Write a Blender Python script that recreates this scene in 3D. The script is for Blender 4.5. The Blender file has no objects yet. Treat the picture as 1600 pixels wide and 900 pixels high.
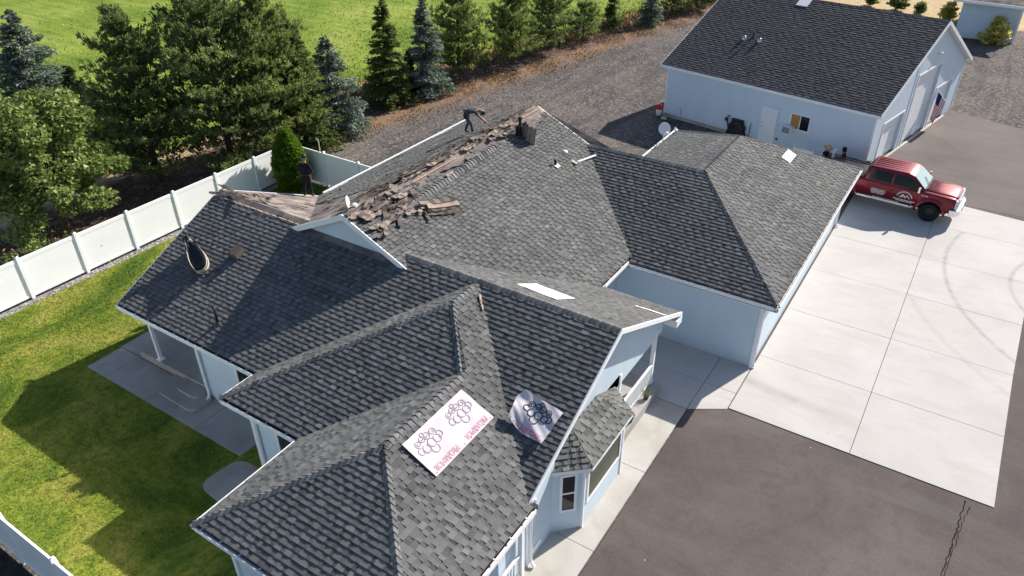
import bpy, bmesh, math, random
import numpy as np
from mathutils import Vector, Matrix
rnd = random.Random(7)
S = bpy.context.scene
COL = S.collection
R = math.radians

# ------------------------------------------------------------------ camera, world, sun, exposure
YAW, PIT, ROL = R(-33.001), R(-32.953), R(-0.352)
CAM = Vector((-0.335, -18.679, 16.53))
_f = Vector((math.sin(YAW)*math.cos(PIT), math.cos(YAW)*math.cos(PIT), math.sin(PIT)))
_r = Vector((math.cos(YAW), -math.sin(YAW), 0)); _u = _r.cross(_f)
_r2 = _r*math.cos(ROL)+_u*math.sin(ROL); _u2 = -_r*math.sin(ROL)+_u*math.cos(ROL)
cd = bpy.data.cameras.new('camera'); cam = bpy.data.objects.new('camera', cd); COL.objects.link(cam)
M = Matrix((_r2, _u2, -_f)).transposed().to_4x4(); M.translation = CAM
cam.matrix_world = M
cd.sensor_width = 36; cd.lens = 36*1160.4/1600; cd.clip_end = 2000; cd.clip_start = .1
S.camera = cam
SUN_AZ, SUN_EL = 70.5, 33.3
w = bpy.data.worlds.new('World'); S.world = w; w.use_nodes = True
wn = w.node_tree; bg = wn.nodes['Background']; sk = wn.nodes.new('ShaderNodeTexSky')
sk.sky_type = 'NISHITA'; sk.sun_disc = False; sk.sun_elevation = R(SUN_EL); sk.sun_rotation = R(90-SUN_AZ)
sk.altitude = 300; sk.air_density = 1.0; sk.dust_density = 1.0; sk.ozone_density = 1.3
wn.links.new(sk.outputs[0], bg.inputs[0]); bg.inputs[1].default_value = .088
ld = bpy.data.lights.new('sun', 'SUN'); ld.energy = 4.9; ld.angle = R(.5); ld.color = (1, .935, .845)
lo = bpy.data.objects.new('sun', ld); COL.objects.link(lo)
sd = Vector((math.cos(R(SUN_AZ))*math.cos(R(SUN_EL)), math.sin(R(SUN_AZ))*math.cos(R(SUN_EL)), math.sin(R(SUN_EL))))
lo.rotation_euler = sd.to_track_quat('Z', 'Y').to_euler(); lo.location = (0, 0, 40)
S.view_settings.view_transform = 'Standard'; S.view_settings.look = 'None'
S.view_settings.exposure = .80; S.view_settings.gamma = 1; S.view_settings.use_curve_mapping = False
S.render.engine = 'CYCLES'

def project(p):
    v = Vector(p)-CAM; z = v.dot(_f)
    if z < .1: return None
    return (800+1160.4*v.dot(_r2)/z, 450-1160.4*v.dot(_u2)/z, z)
def in_frame(p, m=20):
    q = project(p)
    return q is not None and -m < q[0] < 1600+m and -m < q[1] < 900+m

# ------------------------------------------------------------------ materials
class NT:
    def __init__(s, name):
        s.m = bpy.data.materials.new(name); s.m.use_nodes = True; s.t = s.m.node_tree; s.n = s.t.nodes
        s.b = s.n['Principled BSDF']; s.out = s.n['Material Output']
    def node(s, t, **k):
        x = s.n.new(t)
        for a, v in k.items(): setattr(x, a, v)
        return x
    def put(s, sock, v):
        if isinstance(v, (int, float)): sock.default_value = v
        elif isinstance(v, tuple): sock.default_value = (*v, 1) if len(v) == 3 and sock.type == 'RGBA' else v
        else: s.t.links.new(v, sock)
    def math(s, op, a, b=0., c=None, clamp=False):
        x = s.node('ShaderNodeMath', operation=op, use_clamp=clamp); s.put(x.inputs[0], a); s.put(x.inputs[1], b)
        if c is not None: s.put(x.inputs[2], c)
        return x.outputs[0]
    def coord(s): return s.node('ShaderNodeTexCoord').outputs['Object']
    def pos(s):
        return s.node('ShaderNodeNewGeometry').outputs['Position']
    def xyz(s, v):
        x = s.node('ShaderNodeSeparateXYZ'); s.t.links.new(v, x.inputs[0]); return x.outputs
    def scale(s, v, sc):
        x = s.node('ShaderNodeMapping'); s.t.links.new(v, x.inputs[0]); x.inputs['Scale'].default_value = sc; return x.outputs[0]
    def noise(s, v, sc, det=4, rough=.55, dist=0.):
        x = s.node('ShaderNodeTexNoise'); s.t.links.new(v, x.inputs['Vector'])
        x.inputs['Scale'].default_value = sc; x.inputs['Detail'].default_value = det; x.inputs['Roughness'].default_value = rough
        x.inputs['Distortion'].default_value = dist
        return x.outputs[0]
    def voro(s, v, sc, out='Color'):
        x = s.node('ShaderNodeTexVoronoi'); s.t.links.new(v, x.inputs['Vector']); x.inputs['Scale'].default_value = sc
        return x.outputs[out]
    def ramp(s, v, *st):
        x = s.node('ShaderNodeValToRGB'); s.t.links.new(v, x.inputs[0]); e = x.color_ramp.elements
        while len(e) < len(st): e.new(.5)
        for i, (p, c) in enumerate(st):
            e[i].position = p; e[i].color = (c, c, c, 1) if isinstance(c, (int, float)) else (*c, 1)
        return x.outputs[0]
    def mix(s, f, a, b, bt='MIX'):
        x = s.node('ShaderNodeMix', data_type='RGBA', blend_type=bt)
        s.put(x.inputs[0], f); s.put(x.inputs[6], a); s.put(x.inputs[7], b); return x.outputs[2]
    def attr(s, name):
        return s.node('ShaderNodeAttribute', attribute_name=name).outputs['Fac']
    def bump(s, h, st=.3, d=.02):
        x = s.node('ShaderNodeBump'); x.inputs['Strength'].default_value = st; x.inputs['Distance'].default_value = d
        s.t.links.new(h, x.inputs['Height']); s.t.links.new(x.outputs[0], s.b.inputs['Normal'])
    def fin(s, col, rough=.8, spec=.3, metal=0.):
        s.put(s.b.inputs['Base Color'], col); s.put(s.b.inputs['Roughness'], rough)
        s.b.inputs['Specular IOR Level'].default_value = spec; s.b.inputs['Metallic'].default_value = metal
        return s.m
MAT = {}
def simple(name, col, rough=.6, spec=.4, metal=0., var=.1, nsc=3., coat=0.):
    t = NT(name); n = t.noise(t.coord(), nsc, 5)
    a = tuple(max(0, c*(1-var)) for c in col); b = tuple(min(1, c*(1+var)) for c in col)
    m = t.fin(t.ramp(n, (.3, a), (.7, b)), rough, spec, metal)
    if coat: t.b.inputs['Coat Weight'].default_value = coat; t.b.inputs['Coat Roughness'].default_value = .05
    MAT[name] = m; return m
simple('white_trim', (.80, .81, .82), .45, var=.05)
simple('vinyl', (.88, .885, .89), .4, var=.03, nsc=1.5)
simple('dark_glass', (.012, .014, .017), .06, .6)
simple('car_glass', (.008, .014, .016), .12, .25)
simple('dark_metal', (.03, .03, .033), .4)
simple('black', (.012, .012, .013), .55)
simple('cloth_dark', (.02, .021, .027), .9, .1, var=.35, nsc=9)
simple('cloth_blue', (.055, .065, .09), .9, .1, var=.3, nsc=9)
simple('cloth_grey', (.11, .11, .125), .9, .1, var=.3, nsc=9)
simple('cloth_red', (.12, .012, .016), .9, .1, var=.2)
simple('skin', (.30, .16, .10), .55, var=.1)
simple('hair', (.012, .009, .008), .7, .2)
simple('crack', (.030, .026, .024), 1., 0.)
simple('sheet_pink', (.60, .51, .545), .85, .1, var=.05)
simple('sheet_grey', (.52, .49, .52), .85, .1, var=.12, nsc=6)
simple('tan_back', (.33, .25, .215), .9, .1, var=.25, nsc=14)
simple('straw', (.45, .32, .18), .8, .1, var=.2, nsc=12)
simple('boot', (.05, .03, .02), .7)
simple('galv', (.45, .46, .47), .35, .5, .6)
simple('copper_red', (.45, .03, .02), .5)
simple('wood', (.50, .35, .22), .8, .1, var=.3, nsc=6)
simple('ply', (.42, .21, .07), .7, .1, var=.15)
simple('beige', (.50, .44, .35), .7, .2, var=.25, nsc=10)
simple('hose', (.30, .29, .27), .5, .3, var=.3, nsc=10)
simple('rubber', (.014, .014, .015), .75, .2)
simple('chrome', (.75, .76, .78), .12, .6, 1.)
simple('lamp_clear', (.6, .62, .65), .1, .6)
simple('paint_black', (.015, .015, .016), .3, .5)
simple('bark', (.10, .07, .05), .95, .05, var=.4, nsc=8)
simple('print_dark', (.05, .05, .06), .8, .1)
simple('print_grey', (.30, .27, .30), .8, .1)
simple('print_red', (.62, .13, .22), .8, .1)
simple('print_pink', (.60, .30, .37), .8, .1)
simple('print_white', (.75, .75, .75), .7, .1)
simple('flag_red', (.45, .03, .05), .8, .1)
simple('flag_white', (.78, .78, .78), .8, .1)
simple('flag_blue', (.015, .03, .12), .8, .1)
simple('red_plastic', (.50, .02, .02), .5)
simple('papers', (.82, .80, .80), .8, .1, var=.03)
simple('pale_green_interior', (.06, .065, .045), .4, .5)

def mk_paint():
    t = NT('truck_red'); n = t.noise(t.coord(), 2.5, 3)
    m = t.fin(t.ramp(n, (.3, (.15, .003, .009)), (.7, (.19, .005, .012))), .36, .35, .45)
    t.b.inputs['Coat Weight'].default_value = .45; t.b.inputs['Coat Roughness'].default_value = .10
    t.b.inputs['Sheen Weight'].default_value = .0
    MAT['truck_red'] = m
mk_paint()
def mk_windshield():
    t = NT('windshield'); m = t.fin((.12, .20, .20), .08, .7); t.b.inputs['Coat Weight'].default_value = 1
    MAT['windshield'] = m
mk_windshield()
def mk_siding(name, col, lap=.115):
    t = NT(name); p = t.coord(); z = t.xyz(t.pos())[2]
    f = t.math('FRACT', t.math('DIVIDE', z, lap))
    n = t.noise(t.scale(t.pos(), (1.2, 1.2, .5)), 1.0, 5)
    c = t.ramp(n, (.3, tuple(k*.93 for k in col)), (.7, col))
    dirt = t.math('SUBTRACT', 1., t.math('DIVIDE', z, .5), clamp=True)
    dirt = t.math('MULTIPLY', dirt, t.noise(t.pos(), 4, 4))
    c = t.mix(t.math('MULTIPLY', dirt, .55), c, (.30, .27, .24))
    t.bump(f, .25, .012)
    MAT[name] = t.fin(c, .5, .35)
mk_siding('siding', (.56, .665, .755)); mk_siding('siding_shop', (.62, .71, .80))

def mk_shingle(name, stops, warm=0.):
    t = NT(name); a = t.attr('tone'); p = t.pos()
    g = t.noise(p, 60, 3, .7); big = t.noise(p, .55, 4)
    edge = t.math('GREATER_THAN', a, .01)
    v = t.math('ADD', a, t.math('MULTIPLY', t.math('SUBTRACT', g, .5), .45))
    v = t.math('ADD', v, t.math('MULTIPLY', t.math('SUBTRACT', big, .5), .35))
    v = t.math('MULTIPLY', t.math('MAXIMUM', v, .08), edge)
    c = t.ramp(v, *stops)
    st = t.ramp(t.noise(t.scale(p, (1, 1, .3)), 1.7, 5, .6), (.55, 0.), (.75, 1.))
    c = t.mix(t.math('MULTIPLY', t.math('MULTIPLY', st, .18+warm), edge), c, (.13, .12, .10))
    t.bump(t.noise(p, 220, 2), .35, .004)
    MAT[name] = t.fin(c, .92, .12)
mk_shingle('shingle', ((.0, (.012, .012, .014)), (.06, (.046, .047, .049)), (.30, (.088, .089, .090)), (.62, (.150, .151, .148)), (1., (.250, .249, .240))))
mk_shingle('shingle_cap', ((.0, (.012, .012, .014)), (.06, (.06, .062, .068)), (.4, (.120, .123, .126)), (1., (.210, .213, .212))))
mk_shingle('shingle_dark', ((.0, (.010, .010, .012)), (.06, (.045, .044, .050)), (.35, (.070, .068, .075)), (.7, (.100, .097, .102)), (1., (.160, .154, .152))))
mk_shingle('shingle_old', ((.0, (.035, .028, .025)), (.35, (.098, .080, .069)), (.7, (.175, .143, .122)), (1., (.31, .255, .21))), .1)

def mk_felt():
    t = NT('felt'); p = t.pos()
    n = t.noise(p, 1.3, 5, .6, .6); n2 = t.noise(t.scale(p, (1, 4, 2)), 3, 5)
    c = t.ramp(n, (.3, (.105, .088, .088)), (.47, (.17, .142, .14)), (.58, (.25, .21, .185)), (.72, (.36, .31, .235)))
    c = t.mix(t.ramp(t.noise(p, 6, 5, .7), (.5, 0.), (.7, .55)), c, (.10, .082, .08))
    t.bump(n2, .3, .01); MAT['felt'] = t.fin(c, .9, .1)
mk_felt()

def mk_concrete():
    t = NT('concrete'); p = t.pos(); X = t.xyz(p)
    n = t.noise(p, .35, 6, .6, .4); n2 = t.noise(p, 30, 3); n3 = t.noise(t.scale(p, (.6, 2.2, 1)), .9, 5, .6, .8)
    c = t.ramp(n, (.3, (.42, .40, .385)), (.5, (.47, .45, .435)), (.7, (.51, .49, .475)))
    oi = t.node('ShaderNodeObjectInfo').outputs['Random']
    c = t.mix(t.math('MULTIPLY', oi, .16), c, (.40, .365, .33))
    c = t.mix(t.ramp(n3, (.5, 0.), (.75, .6)), c, (.39, .36, .33))
    blot = t.noise(p, 1.7, 5, .7, .3); c = t.mix(t.ramp(blot, (.62, 0.), (.74, .35)), c, (.30, .275, .25))
    c = t.mix(t.ramp(n2, (.35, .14), (.6, 0.)), c, (.35, .33, .31))
    # tyre arcs
    def arc(cx, cy, r, wd, y0, y1, x1=99):
        dx = t.math('SUBTRACT', X[0], cx); dy = t.math('SUBTRACT', X[1], cy)
        d = t.math('SQRT', t.math('ADD', t.math('MULTIPLY', dx, dx), t.math('MULTIPLY', dy, dy)))
        e = t.math('ABSOLUTE', t.math('SUBTRACT', d, r))
        e = t.math('SUBTRACT', 1., t.math('DIVIDE', e, wd), clamp=True)
        m = t.math('MULTIPLY', t.math('GREATER_THAN', X[1], y0), t.math('LESS_THAN', X[1], y1))
        m = t.math('MULTIPLY', m, t.math('LESS_THAN', X[0], x1))
        return t.math('MULTIPLY', t.math('MULTIPLY', e, m), t.ramp(t.noise(p, 2.2, 4), (.3, .25), (.6, 1.)))
    a = t.math('ADD', arc(9.9, 15.1, 9.55, .14, 5.6, 17.8), arc(7.3, 14.2, 4.45, .13, 11.2, 17.2, 4.2), clamp=True)
    a = t.math('ADD', a, t.math('MULTIPLY', arc(9.9, 15.1, 11.2, .2, 5.2, 11), .35), clamp=True)
    c = t.mix(t.math('MULTIPLY', a, .55), c, (.20, .19, .185))
    # rust wash stain
    dy = t.math('ABSOLUTE', t.math('SUBTRACT', X[1], t.math('SUBTRACT', 2.02, t.math('MULTIPLY', t.math('ADD', X[0], 3.1), .10))))
    s = t.math('SUBTRACT', 1., t.math('DIVIDE', dy, .33), clamp=True)
    sx = t.math('MULTIPLY', t.math('MULTIPLY', t.math('GREATER_THAN', X[0], -4.4), t.math('SUBTRACT', 1., t.math('DIVIDE', t.math('ADD', X[0], 3.6), 4.2), clamp=True)), t.ramp(t.noise(p, 1.6, 4), (.3, .4), (.65, 1.)))
    c = t.mix(t.math('MULTIPLY', t.math('MULTIPLY', s, sx), .62), c, (.27, .235, .18))
    t.bump(n2, .15, .004); MAT['concrete'] = t.fin(c, .85, .25)
    t = NT('concrete_old'); p = t.pos()
    n = t.noise(p, .8, 6, .65, .5); n2 = t.noise(p, 30, 3)
    c = t.ramp(n, (.3, (.26, .245, .235)), (.5, (.34, .325, .31)), (.7, (.42, .405, .38)))
    c = t.mix(t.ramp(n2, (.35, .2), (.6, 0.)), c, (.15, .14, .13)); t.bump(n2, .2, .004)
    MAT['concrete_old'] = t.fin(c, .88, .2)
    t = NT('concrete_walk'); p = t.pos()
    n = t.noise(p, .9, 6, .65, .5); n2 = t.noise(p, 30, 3)
    c = t.ramp(n, (.3, (.36, .33, .29)), (.5, (.42, .40, .37)), (.7, (.47, .45, .42)))
    c = t.mix(t.ramp(n2, (.35, .2), (.6, 0.)), c, (.28, .26, .23)); t.bump(n2, .2, .004)
    MAT['concrete_walk'] = t.fin(c, .88, .2)
mk_concrete()
def mk_asphalt():
    t = NT('asphalt'); p = t.pos(); X = t.xyz(p)
    n = t.noise(p, .22, 6, .62, .8); n2 = t.noise(p, 45, 3, .7); n3 = t.noise(p, 1.4, 5, .65, 1.)
    n4 = t.noise(t.scale(p, (.15, 1.3, 1)), .8, 5, .6, .5)
    c = t.ramp(n, (.3, (.078, .063, .059)), (.5, (.104, .085, .079)), (.70, (.140, .117, .107)))
    c = t.mix(t.ramp(n3, (.5, 0.), (.75, .5)), c, (.065, .055, .055))
    c = t.mix(t.ramp(n4, (.5, 0.), (.72, .45)), c, (.15, .135, .125))
    c = t.mix(t.ramp(n2, (.3, .5), (.5, 0.)), c, (.03, .028, .03))
    c = t.mix(t.ramp(n2, (.58, 0.), (.75, .5)), c, (.20, .185, .175))
    sp = t.voro(p, 1.1, 'Distance'); c = t.mix(t.ramp(sp, (.018, .8), (.03, 0.)), c, (.42, .38, .34))
    dust = t.math('MULTIPLY', t.math('GREATER_THAN', X[1], 21.), t.ramp(t.noise(p, .3, 5), (.3, .25), (.7, .8)))
    c = t.mix(t.math('MULTIPLY', dust, .55), c, (.19, .165, .15))
    t.bump(n2, .35, .006); MAT['asphalt'] = t.fin(c, .9, .2)
mk_asphalt()
def mk_lawn():
    t = NT('lawn'); p = t.pos(); v = t.scale(p, (1, .8, 1))
    n = t.noise(v, .38, 7, .68, 1.2); n2 = t.noise(p, 5, 5, .7); n3 = t.noise(p, 40, 3, .7)
    c = t.ramp(n, (.3, (.045, .100, .014)), (.43, (.095, .160, .018)), (.52, (.20, .245, .030)), (.66, (.33, .31, .07)))
    c = t.mix(t.ramp(n2, (.35, .65), (.55, 0.)), c, (.030, .060, .010))
    c = t.mix(t.ramp(n3, (.45, 0.), (.75, .55)), c, (.19, .20, .05))
    t.bump(n3, .8, .03); MAT['lawn'] = t.fin(c, .9, .1)
    t = NT('grass_blade'); a = t.attr('tone'); n = t.noise(t.scale(t.pos(), (1, .8, 1)), .38, 7, .68, 1.2)
    v = t.math('ADD', t.math('MULTIPLY', a, .3), t.math('MULTIPLY', n, .95))
    c = t.ramp(v, (.35, (.040, .090, .012)), (.53, (.12, .185, .020)), (.70, (.25, .285, .038)), (.9, (.38, .35, .08)))
    MAT['grass_blade'] = t.fin(c, .8, .15)
    t = NT('field_blade'); a = t.attr('tone'); n = t.noise(t.pos(), .12, 5, .62, .9)
    v = t.math('ADD', t.math('MULTIPLY', a, .4), t.math('MULTIPLY', n, .7))
    c = t.ramp(v, (.25, (.13, .20, .032)), (.5, (.22, .29, .045)), (.7, (.32, .38, .07)), (.9, (.46, .46, .17)))
    MAT['field_blade'] = t.fin(c, .8, .15)
    t = NT('dry_blade'); a = t.attr('tone'); c = t.ramp(a, (0., (.10, .055, .025)), (.5, (.30, .17, .08)), (.8, (.42, .30, .15)), (1., (.25, .26, .07)))
    MAT['dry_blade'] = t.fin(c, .9, .1)
mk_lawn()
def mk_ground():
    t = NT('ground_mat'); p = t.pos(); X = t.xyz(p); x, y = X[0], X[1]
    big = t.noise(p, .35, 5, .6, .5); med = t.noise(p, 1.6, 5, .7); fine = t.noise(p, 9, 4, .75)
    wob = t.math('MULTIPLY', t.math('SUBTRACT', big, .5), 5.)
    wob2 = t.math('MULTIPLY', t.math('SUBTRACT', med, .5), 2.5)
    # gravel
    vc = t.voro(p, 9., 'Color'); vs = t.xyz(vc)[0]
    g = t.ramp(vs, (0., (.045, .041, .041)), (.4, (.100, .090, .087)), (.75, (.170, .150, .140)), (1., (.30, .265, .24)))
    g = t.mix(t.ramp(fine, (.3, .7), (.6, 0.)), g, (.045, .043, .045))
    g = t.mix(t.ramp(big, (.4, 0.), (.65, .55)), g, (.20, .165, .145))
    trk = t.ramp(t.noise(t.scale(p, (1.2, .12, 1)), 1., 4, .6, .6), (.45, 0.), (.62, .5))
    g = t.mix(trk, g, (.060, .058, .060))
    # dirt
    d = t.ramp(fine, (.25, (.030, .019, .015)), (.5, (.085, .055, .045)), (.75, (.20, .135, .105)))
    d = t.mix(t.ramp(med, (.5, 0.), (.7, .7)), d, (.27, .195, .14))
    # orange dry weeds band colour
    o = t.ramp(fine, (.3, (.10, .055, .035)), (.5, (.26, .145, .075)), (.75, (.42, .27, .16)))
    f = t.ramp(t.noise(p, .09, 6, .6, .8), (.3, (.13, .20, .032)), (.46, (.22, .29, .045)), (.60, (.33, .38, .075)), (.8, (.46, .46, .17)))
    f = t.mix(t.ramp(t.noise(t.scale(p, (.35, 2.5, 1)), .5, 5, .65), (.45, 0.), (.65, .5)), f, (.055, .125, .015))
    f = t.mix(t.ramp(fine, (.4, .45), (.65, 0.)), f, (.05, .10, .012))
    tan = t.ramp(med, (.3, (.36, .26, .15)), (.6, (.52, .40, .24)), (.8, (.40, .34, .16)))
    xg = t.math('ADD', -32.6, t.math('MULTIPLY', t.math('MAXIMUM', t.math('SUBTRACT', y, 12.), 0.), .175))
    xf = t.math('ADD', -38.3, t.math('MULTIPLY', t.math('MAXIMUM', t.math('SUBTRACT', y, 15.), 0.), .25))
    def edge(a, b, wd):   # 0->1 as a passes below b
        return t.math('DIVIDE', t.math('SUBTRACT', b, a), wd, clamp=True)
    c = g
    xo = t.math('ADD', x, wob2)
    om = t.math('MULTIPLY', edge(xo, t.math('ADD', xg, 2.2), 1.6), t.ramp(med, (.38, .1), (.55, .9)))
    c = t.mix(om, c, o)
    c = t.mix(edge(t.math('ADD', x, wob2), t.math('SUBTRACT', xg, .2), .8), c, d)
    em = edge(t.math('ADD', x, wob), t.math('ADD', xf, 1.2), 1.2)
    c = t.mix(em, c, tan)
    c = t.mix(edge(t.math('ADD', x, wob), xf, 1.5), c, f)
    far = t.math('MULTIPLY', t.math('DIVIDE', t.math('SUBTRACT', t.math('ADD', y, wob), 60.), 2., clamp=True), t.math('GREATER_THAN', x, -26.))
    c = t.mix(far, c, tan)
    t.bump(t.math('ADD', vs, fine), .7, .05); MAT['ground'] = t.fin(c, .95, .08)
    t = NT('pebbles'); p = t.pos(); v = t.xyz(t.voro(p, 16., 'Color'))[0]
    c = t.ramp(v, (0., (.07, .07, .07)), (.5, (.20, .19, .18)), (1., (.42, .40, .38))); t.bump(v, .6, .03)
    MAT['pebbles'] = t.fin(c, .9, .1)
    t = NT('dark_ground'); p = t.pos(); c = t.ramp(t.noise(p, 3, 5), (.3, (.02, .02, .02)), (.7, (.06, .055, .05)))
    MAT['dark_ground'] = t.fin(c, .9, .1)
mk_ground()
def mk_leaf(name, a, b, c, tr=.48, trc=(.20, .27, .05)):
    t = NT(name); at = t.attr('tone'); col = t.ramp(at, (0., a), (.55, b), (1., c))
    m = t.fin(col, .6, .25)
    tl = t.node('ShaderNodeBsdfTranslucent'); t.put(tl.inputs[0], t.mix(.5, col, trc, 'MIX'))
    ms = t.node('ShaderNodeMixShader'); ms.inputs[0].default_value = tr
    t.t.links.new(t.b.outputs[0], ms.inputs[1]); t.t.links.new(tl.outputs[0], ms.inputs[2]); t.t.links.new(ms.outputs[0], t.out.inputs[0])
    MAT[name] = m
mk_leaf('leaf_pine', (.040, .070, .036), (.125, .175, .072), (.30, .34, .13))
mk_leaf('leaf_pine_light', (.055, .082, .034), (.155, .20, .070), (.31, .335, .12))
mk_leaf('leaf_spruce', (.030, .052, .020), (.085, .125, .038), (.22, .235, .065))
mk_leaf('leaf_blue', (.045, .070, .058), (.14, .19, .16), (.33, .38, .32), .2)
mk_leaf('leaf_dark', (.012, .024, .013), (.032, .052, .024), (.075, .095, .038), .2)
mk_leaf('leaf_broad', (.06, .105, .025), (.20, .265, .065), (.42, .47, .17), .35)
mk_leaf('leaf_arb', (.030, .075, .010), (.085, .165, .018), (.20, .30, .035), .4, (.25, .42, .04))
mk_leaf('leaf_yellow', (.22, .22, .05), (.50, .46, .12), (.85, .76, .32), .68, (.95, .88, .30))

# ------------------------------------------------------------------ object helpers
class MB:
    """collects quads / boxes / tubes; build() links them as one mesh object"""
    def __init__(s): s.v = []; s.f = []; s.t = []; s.mi = []
    def poly(s, pts, tone=.5, mi=0):
        b = len(s.v); s.v += [tuple(p) for p in pts]; s.f.append(tuple(range(b, b+len(pts)))); s.t.append(tone); s.mi.append(mi)
    def prism(s, pts, off, tone=.5, mi=0):
        """pts: CCW polygon seen from outside (top); off: vector from top to bottom"""
        off = Vector(off); top = [Vector(p) for p in pts]; bot = [p+off for p in top]; n = len(top)
        s.poly(top, tone, mi); s.poly(bot[::-1], tone, mi)
        for i in range(n):
            j = (i+1) % n; s.poly((top[i], bot[i], bot[j], top[j]), tone, mi)
    def box(s, x0, x1, y0, y1, z0, z1, tone=.5, mi=0):
        s.prism([(x0, y0, z1), (x1, y0, z1), (x1, y1, z1), (x0, y1, z1)], (0, 0, z0-z1), tone, mi)
    def obox(s, c, ax, ay, az, tone=.5, mi=0):
        c = Vector(c); ax, ay, az = Vector(ax), Vector(ay), Vector(az)
        s.prism([c-ax-ay+az, c+ax-ay+az, c+ax+ay+az, c-ax+ay+az], -2*az, tone, mi)
    def bar(s, a, b, wd, ht, tone=.5, mi=0, up=(0, 0, 1)):
        a, b = Vector(a), Vector(b); d = (b-a).normalized(); sd_ = d.cross(Vector(up))
        if sd_.length < 1e-4: sd_ = d.cross(Vector((1, 0, 0)))
        sd_.normalize(); u = sd_.cross(d)
        s.obox((a+b)/2, d*(b-a).length/2, sd_*-wd/2, u*ht/2, tone, mi)
    def tube(s, pts, rad, n=8, tone=.5, mi=0, cap=True):
        pts = [Vector(p) for p in pts]; m = len(pts)
        if not isinstance(rad, (list, tuple)): rad = [rad]*m
        rings = []; prev = None
        for i, p in enumerate(pts):
            d = (pts[min(i+1, m-1)]-pts[max(i-1, 0)]).normalized()
            if prev is None: a = d.orthogonal().normalized()
            else:
                a = (prev-d*prev.dot(d))
                a = a.normalized() if a.length > 1e-5 else d.orthogonal().normalized()
            prev = a; b = d.cross(a); base = len(s.v)
            for k in range(n):
                th = 2*math.pi*k/n; s.v.append(tuple(p+(a*math.cos(th)+b*math.sin(th))*rad[i]))
            rings.append(base)
        for i in range(m-1):
            for k in range(n):
                k2 = (k+1) % n; s.f.append((rings[i]+k, rings[i]+k2, rings[i+1]+k2, rings[i+1]+k)); s.t.append(tone); s.mi.append(mi)
        if cap:
            s.f.append(tuple(rings[0]+k for k in range(n))[::-1]); s.t.append(tone); s.mi.append(mi)
            s.f.append(tuple(rings[-1]+k for k in range(n))); s.t.append(tone); s.mi.append(mi)
    def lathe(s, c, prof, n=20, tone=.5, mi=0, ax=(0, 0, 1)):
        c = Vector(c); ax = Vector(ax).normalized(); a = ax.orthogonal().normalized(); b = ax.cross(a); base = len(s.v); m = len(prof)
        for (r, h) in prof:
            for k in range(n):
                th = 2*math.pi*k/n; s.v.append(tuple(c+ax*h+(a*math.cos(th)+b*math.sin(th))*r))
        for i in range(m-1):
            for k in range(n):
                k2 = (k+1) % n; s.f.append((base+i*n+k, base+i*n+k2, base+(i+1)*n+k2, base+(i+1)*n+k)); s.t.append(tone); s.mi.append(mi)
    def mesh(s, name, mats):
        me = bpy.data.meshes.new(name); me.from_pydata(s.v, [], s.f)
        for m in mats: me.materials.append(MAT[m])
        a = me.attributes.new('tone', 'FLOAT', 'FACE'); a.data.foreach_set('value', np.array(s.t, dtype=np.float32))
        if len(mats) > 1: me.polygons.foreach_set('material_index', np.array(s.mi, dtype=np.int32))
        me.update(); return me
    def build(s, name, mats, parent=None, smooth=False):
        if isinstance(mats, str): mats = [mats]
        me = s.mesh(name, mats)
        if smooth: me.polygons.foreach_set('use_smooth', np.ones(len(me.polygons), dtype=bool))
        return link(name, me, parent)
def link(name, me, parent=None):
    o = bpy.data.objects.new(name, me); COL.objects.link(o)
    if parent is not None: o.parent = parent
    return o
def empty(name, loc=(0, 0, 0), rz=0.):
    o = bpy.data.objects.new(name, None); COL.objects.link(o); o.location = loc; o.rotation_euler = (0, 0, rz); o.empty_display_size = .3
    return o
def tag(o, label=None, cat=None, group=None, kind=None):
    if label: o['label'] = label
    if cat: o['category'] = cat
    if group: o['group'] = group
    if kind: o['kind'] = kind
    return o
def copy_tree(o, parent=None):
    c = o.copy(); COL.objects.link(c); c.parent = parent
    for ch in list(o.children): copy_tree(ch, c)
    return c
def bevel(o, wdt=.01, seg=2):
    m = o.modifiers.new('bevel', 'BEVEL'); m.width = wdt; m.segments = seg; m.limit_method = 'ANGLE'; return o
def arrays(name, V, F, tone, mats, mi=None, parent=None):
    """V (n,3) float, F (m,k) int numpy"""
    me = bpy.data.meshes.new(name); V = np.asarray(V, np.float32); F = np.asarray(F, np.int32); m, k = F.shape
    me.vertices.add(len(V)); me.vertices.foreach_set('co', V.ravel()); me.loops.add(m*k); me.loops.foreach_set('vertex_index', F.ravel())
    me.polygons.add(m); me.polygons.foreach_set('loop_start', np.arange(0, m*k, k, dtype=np.int32))
    for q in mats: me.materials.append(MAT[q])
    a = me.attributes.new('tone', 'FLOAT', 'FACE'); a.data.foreach_set('value', np.asarray(tone, np.float32))
    if mi is not None: me.polygons.foreach_set('material_index', np.asarray(mi, np.int32))
    me.update(calc_edges=True)
    return link(name, me, parent)

# ------------------------------------------------------------------ ground and paving
def sheet(name, pts, z, mat, thick=0., sub=0):
    b = MB()
    if thick: b.prism([(x, y, z) for x, y in pts], (0, 0, -thick))
    else: b.poly([(x, y, z) for x, y in pts])
    o = b.build(name, mat); tag(o, kind='structure'); return o
sheet('ground', [(-400, -300), (400, -300), (400, 500), (-400, 500)], -.06, 'ground')
sheet('asphalt_drive', [(-5.44, -40), (60, -40), (60, 33.0), (2.3, 34.1), (-2.4, 35.6), (-9.5, 21.6), (-4.4, 16.5), (-4.4, .6), (-5.44, .6)], -.012, 'asphalt', .04)
sheet('lawn', [(-29.75, -15.1), (-6.9, -15.1), (-6.9, 5.7), (-29.75, 5.7)], -.03, 'lawn', .025)
sheet('pebble_strip', [(-30.1, -15.1), (-29.75, -15.1), (-29.75, 5.8), (-30.1, 5.8)], -.02, 'pebbles', .03)
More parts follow.
